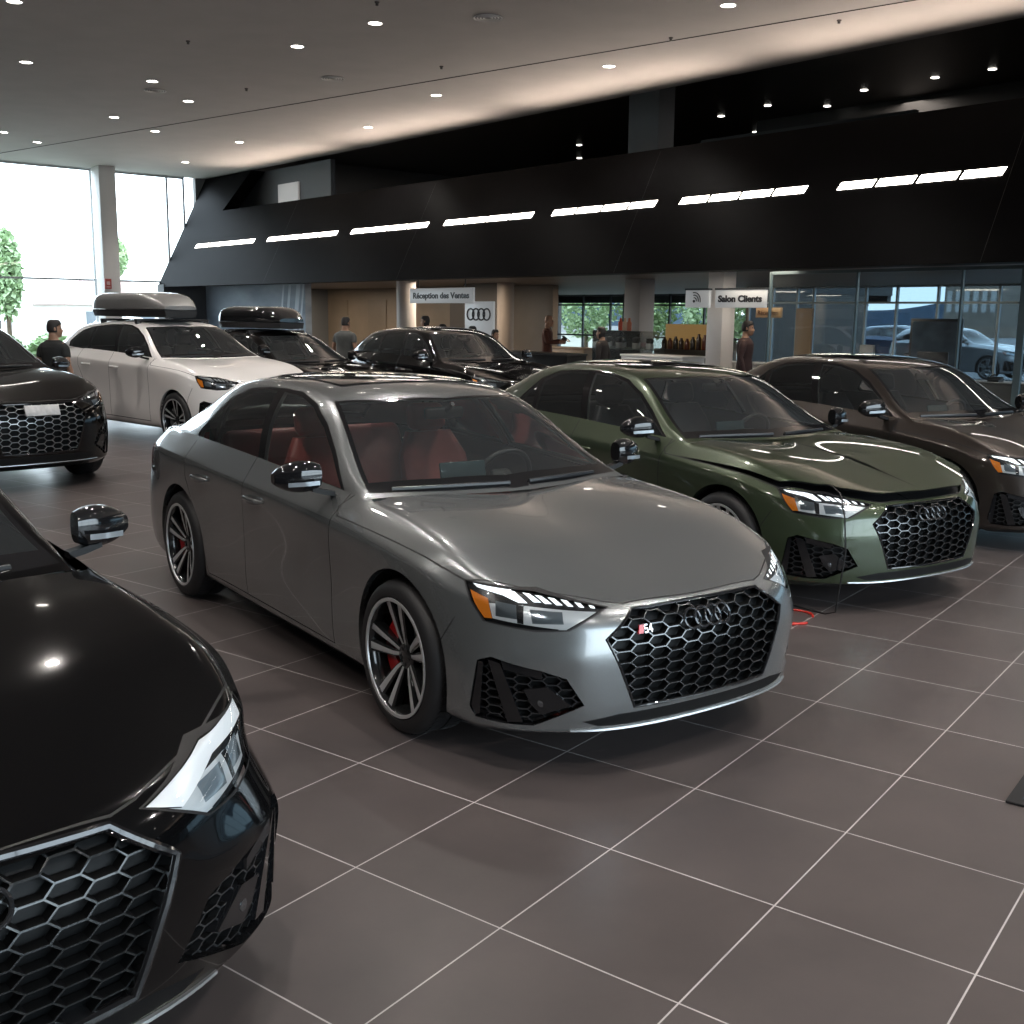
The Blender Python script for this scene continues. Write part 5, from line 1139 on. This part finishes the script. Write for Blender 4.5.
def build_cars():
    grey = flake('paint_grey', (.222, .234, .236), .66, .27); green = flake('paint_green', (.046, .064, .034), .5, .33); black = flake('paint_black', (.003, .003, .0033), 0, .12); black2 = flake('paint_black_warm', (.004, .0035, .0033), 0, .12); bronze = flake('paint_bronze', (.044, .035, .030), .6, .33)
    for q in (black, black2): q.node_tree.nodes['Principled BSDF'].inputs['Specular IOR Level'].default_value = .08; q.node_tree.nodes['Principled BSDF'].inputs['Coat Weight'].default_value = .8
    whitep = mat('paint_white', (.80, .775, .755), .35, 0, 1.0); redl = noisy('red_leather', (.36, .052, .042), (.42, .064, .050), 14, .42); greyl = noisy('blue_grey_leather', (.045, .055, .066), (.06, .07, .082), 14, .45)
    car('saloon_car', 'grey four-door saloon with red leather seats in the centre of the hall', 'car', (.2922, 4.9727), -55.0, grey, caliper=True, leather=redl, badge=True, tint=(.88, .93, .91), rear_tint=(.66, .72, .71), rim_rot=1.75)
    g = car('saloon_car', 'dark green four-door saloon with its bonnet slightly open, right of the grey one', 'car', (2.143, 7.443), -58.0, green, bonnet_open=2.3, leather=greyl, tint=(.82, .86, .85), rear_tint=(.22, .23, .22))
    car('saloon_car', 'dark bronze brown saloon cut by the right border, beside the green car', 'car', (4.262, 9.12), -60.5, bronze, 'compact', SEDAN, S3, .328, .368, tint=(.80, .84, .83), rear_tint=(.30, .32, .31), level=4)
    car('coupe_car', 'glossy black car in the left foreground, cut by the picture border', 'car', (-1.648, 2.60), -49, black, 'coupe', COUPE, Warp(), lamp='s5', mirror_in=.045, grille_col=mat('grille_bar_black', (.03, .034, .036), .22, .4, .4), tint=(.62, .70, .70))
    e = car('crossover_car', 'black SUV with a silver grille at the left border, behind the foreground car', 'car', (-5.26, 11.354), -43, black2, 'etron', HATCH, ETRON, .37, .415, level=3, hatch=True, lamp='dark', grille_col=mat('grille_silver', (.50, .51, .52), .3, .8), mirror_z=-.055)
    m = MB(); m.rbox((.93, 0, .80), (.02, .34, .11), .008, rot=Matrix.Rotation(R(-24), 3, 'Y')); m.build('number_plate', noisy('plate_white', (.50, .50, .50), (.62, .62, .62), 20, .4), e)
    w = car('crossover_car', 'white SUV carrying a silver roof box', 'car', (-3.765, 15.051), -43, whitep, 'suv', HATCH, Q5, .36, .405, level=3, hatch=True, lamp='dark', mirror=mat('gloss_black'), tint=(.55, .58, .57), rear_tint=(.45, .48, .48))
    roof_box('large silver grey roof box on the white SUV', w, Q5, -1.15, -3.05, -.12, flake('box_silver', (.27, .265, .26), .5, .4), 1.67)
    b = car('estate_car', 'black estate car carrying a black roof box behind the white SUV', 'car', (-2.66, 17.25), -38, black2, 'estate', HATCH, ALL, .34, .385, level=3, hatch=True, lamp='dark', tint=(.45, .48, .47), rear_tint=(.18, .20, .20))
    roof_box('low glossy black roof box on the black estate car', b, ALL, -1.1, -2.5, -.05, mat('box_black', (.012, .012, .013), .1, 0, 1), 1.50)
    car('crossover_car', 'small black SUV in the middle distance behind the grey saloon', 'car', (-.141, 16.717), -54, black, 'small_suv', HATCH, Q3, .35, .395, level=3, hatch=True, lamp='dark', tint=(.40, .42, .41), rear_tint=(.18, .20, .20))
    o = car('hatchback_car', 'white car parked outside behind the man in black', 'car', tuple(E(-31.2, -.4)[:2]), 95, whitep, 'small_suv', HATCH, Q3, .35, .395, level=3, hatch=True, lamp='dark', inner=False, detail=False)
    car('hatchback_car', 'pale car parked outside beyond the lounge windows, nearer one', 'car', tuple(E(-9.5, 18.5)[:2]), -50, flake('paint_silver', (.30, .31, .32), .6, .35), 'small_suv', HATCH, Q3, .35, .395, level=3, hatch=True, lamp='dark', inner=False, detail=False)
    car('hatchback_car', 'dark blue car parked outside beyond the lounge windows, farther one', 'car', tuple(E(-14.5, 24)[:2]), -50, flake('paint_blue', (.03, .05, .10), .5, .35), 'small_suv', HATCH, Q3, .35, .395, level=3, hatch=True, lamp='dark', inner=False, detail=False)
    # charger leads at the green saloon
    bpy.context.view_layer.update(); M = g.matrix_world
    pts = [M @ Vector(p) for p in ((.50, -.60, .770), (.60, -.62, .772), (.69, -.64, .735), (.76, -.67, .60), (.80, -.69, .40), (.78, -.70, .18), (.76, -.70, .03), (.70, -.72, .008), (.3, -.75, .008))]
    m = MB(); m.tube(pts, .0045, 6); o = m.build('charger_lead', mat('cable_black', (.012, .012, .012), .5)); tag(o, 'thin black charging lead hanging from the open bonnet of the green car', 'cable')
    c = Vector((1.86, 6.78, 0)); c = M @ Vector((.64, -.93, .007)); m = MB(); m.tube([c + Vector((.12 * math.cos(a) * (1 + .2 * math.sin(2 * a)), .16 * math.sin(a), .0)) for a in [R(300) * k / 30 for k in range(31)]] + [c + Vector((-.06, -.18, 0)), c + Vector((-.25, -.10, 0))], .007, 6)
    o = m.build('charger_loop', mat('cable_red', (.55, .03, .02), .4)); tag(o, 'loop of red cable on the floor between the grey and green cars', 'cable')

def build_people():
    blk = (.012, .013, .013); jean = (.02, .024, .035); dk = (.012, .009, .008)
    person('man in black seen from behind by the left windows', (-6.2, 15.0, 0), 70, 1.62, blk, (.02, .02, .022), dk, turn=-40, bulk=1.12)
    P = lambda s, t: E(-s, t)
    person('man in a grey t-shirt standing left of the white round pillar', P(12.5, -3.4), 60, 1.68, (.075, .078, .075), (.02, .02, .022), dk, turn=-10, bulk=1.25)
    person('bald man in a rust brown sweater holding a dark tablet', P(12.05, 1.75), -12, 1.76, (.085, .026, .014), (.012, .012, .013), dk, (.34, .17, .10), sleeve=1, bald=True, turn=0, arms={'l': ((.06, .25, 1.16), (.30, .14, 1.20)), 'r': ((.06, .25, 1.16), (.30, .14, 1.16))})
    o = thing('tablet', 'dark tablet held by the bald man', 'tablet', P(12.05, 1.75) + Vector((.43, -.09, 1.25)), R(-102)); m = MB(); m.rbox((0, 0, 0), (.30, .012, .22), .005, rot=Matrix.Rotation(R(50), 3, 'X')); m.build('case', mat('tablet_case', (.012, .012, .013), .4), o); m = MB(); m.rbox((0, .006, .006), (.27, .006, .19), .002, rot=Matrix.Rotation(R(50), 3, 'X')); m.build('screen', mat('tablet_glass', (.03, .035, .04), .1), o)
    person('person with dark hair in dark clothes left of the glass display cases', P(8.15, -.3), 150, 1.56, (.018, .013, .012), (.012, .012, .013), dk, long_hair=True, sleeve=1)
    person('person in dark burgundy clothes right of the white square pillar', P(4.82, -.15), -20, 1.71, (.030, .012, .011), (.014, .011, .011), dk, sleeve=1, bulk=1.15)
    person('person with full dark hair directly below the sales reception sign', P(13.55, -.6), 170, 1.72, (.02, .02, .022), (.012, .012, .013), dk, long_hair=True, sleeve=1)
    person('shorter dark haired person right of the one under the sales reception sign', P(13.3, -.3), 190, 1.54, (.02, .02, .022), (.012, .012, .013), dk, sleeve=1)
    person('dark haired person in front of the four ring sign', P(11.55, -.8), 200, 1.52, (.02, .02, .022), (.012, .012, .013), dk, long_hair=True, sleeve=1)
    person('dark haired person in profile just right of the four ring sign', P(10.85, -.8), -45, 1.46, (.02, .02, .022), (.012, .012, .013), dk, sleeve=1)

def build_light():
    w = bpy.data.worlds.new('sky'); bpy.context.scene.world = w; w.use_nodes = True; nt = w.node_tree; bg = nt.nodes['Background']; L = nt.links.new
    tc = nt.nodes.new('ShaderNodeTexCoord'); sx = nt.nodes.new('ShaderNodeSeparateXYZ'); rp = nt.nodes.new('ShaderNodeValToRGB')
    rp.color_ramp.elements[0].position = .48; rp.color_ramp.elements[0].color = (.70, .80, .86, 1); rp.color_ramp.elements[1].position = .75; rp.color_ramp.elements[1].color = (.72, .86, 1, 1)
    mr = nt.nodes.new('ShaderNodeMapRange'); mr.inputs[1].default_value = -1; L(tc.outputs['Generated'], sx.inputs[0]); L(sx.outputs['Z'], mr.inputs[0]); L(mr.outputs[0], rp.inputs[0]); L(rp.outputs[0], bg.inputs[0]); bg.inputs[1].default_value = 6.0
    def area(name, p, d, sx_, sy_, en, col=(1, 1, 1), portal=False):
        l = bpy.data.lights.new(name, 'AREA'); l.shape = 'RECTANGLE'; l.size = sx_; l.size_y = sy_; l.energy = en; l.color = col; l.cycles.is_portal = portal
        o = bpy.data.objects.new(name, l); COL.objects.link(o); o.location = E(*p); dd = _c * d[0] + _b * d[1] + Vector((0, 0, d[2])); o.rotation_euler = (-dd).to_track_quat('Z', 'Y').to_euler(); return o
    def aim(o, x_axis, d):
        X = (_c * x_axis[0] + _b * x_axis[1] + Vector((0, 0, x_axis[2]))).normalized(); Z = -(_c * d[0] + _b * d[1] + Vector((0, 0, d[2]))).normalized(); Y = Z.cross(X); M = Matrix((X, Y, Z)).transposed().to_4x4(); M.translation = o.location; o.matrix_world = M; return o
    aim(area('portal_left', (-27.3, -6.3, 3), (1, 0, 0), 12.4, 5.9, 1, portal=True), (0, 1, 0), (1, 0, 0))
    aim(area('portal_right', (16.1, -8.5, 3), (-1, 0, 0), 17, 5.9, 1, portal=True), (0, 1, 0), (-1, 0, 0))
    # warm cove lamps on the parapet lighting the ceiling, soft ceiling lamps over the floor
    for x in (-21, -14.5, -8, -1.5, 5, 11): aim(area('cove_lamp', (x, .05, 4.88), (0, -1, 1.1), 5.6, .2, 34, (1, .80, .66)), (1, 0, 0), (0, -1, 1.1)).data.spread = R(120)
    for o in [o for o in COL.objects if o.name.startswith('downlight')]:
        l = bpy.data.lights.new('downlight_lamp', 'SPOT'); l.energy = 235; l.color = (1, .93, .87); l.spot_size = R(120); l.spot_blend = .6; l.shadow_soft_size = .09
        q = bpy.data.objects.new('downlight_lamp', l); COL.objects.link(q); q.location = o.location + Vector((0, 0, -.03))
    for x, y in ((-26, 2.6), (-22.5, 2.6), (-18.5, 2.0), (-15, 1.2), (-13, 6), (-8.2, -.3), (-4.3, -.3), (-7, 6)): area('office_fill', (x, y, 2.55), (0, 0, -1), 1.5, 1.0, 28 if y < 0 else 75, (1, .86, .70))  # unseen fill lights added under the soffit to brighten back walls and desks
    for x in (-22, -8, 3): area('mezzanine_fill', (x, 8 if x > -12 else 5, 6.8), (0, 0, -1), 2.5, 1.0, 55, (1, .88, .78))  # unseen fill lights added to lift the dark upper floor
    area('lounge_lamp', (0, 4, 2.55), (0, 0, -1), 2.5, 1.5, 60, (1, .95, .9))
    sc = bpy.context.scene
    cam = bpy.data.cameras.new('camera'); co = bpy.data.objects.new('camera', cam); COL.objects.link(co); sc.camera = co
    f, p, r, h = 1102.378, .17638, .012339, 1.7638; cam.sensor_width = 36; cam.lens = f / 1024 * 36; cam.clip_end = 500
    cp, sp, cr, sr = math.cos(p), math.sin(p), math.cos(r), math.sin(r); fw, up, rt = Vector((0, cp, -sp)), Vector((0, sp, cp)), Vector((1, 0, 0))
    X, Y = cr * rt + sr * up, -sr * rt + cr * up; M = Matrix((X, Y, -fw)).transposed().to_4x4(); M.translation = (0, 0, h); co.matrix_world = M
    sc.cycles.use_denoising = True; sc.cycles.max_bounces = 8; sc.cycles.transparent_max_bounces = 24; sc.cycles.sample_clamp_indirect = 8; sc.cycles.caustics_reflective = False; sc.cycles.caustics_refractive = False
    sc.view_settings.view_transform = 'Standard'; sc.view_settings.look = 'None'; sc.view_settings.exposure = .42

build_floor(); build_ceiling(); build_bulkhead(); build_shell(); build_partition(); build_signs(); build_furniture(); build_floor_items(); build_outside()
build_cars(); build_people(); build_light()
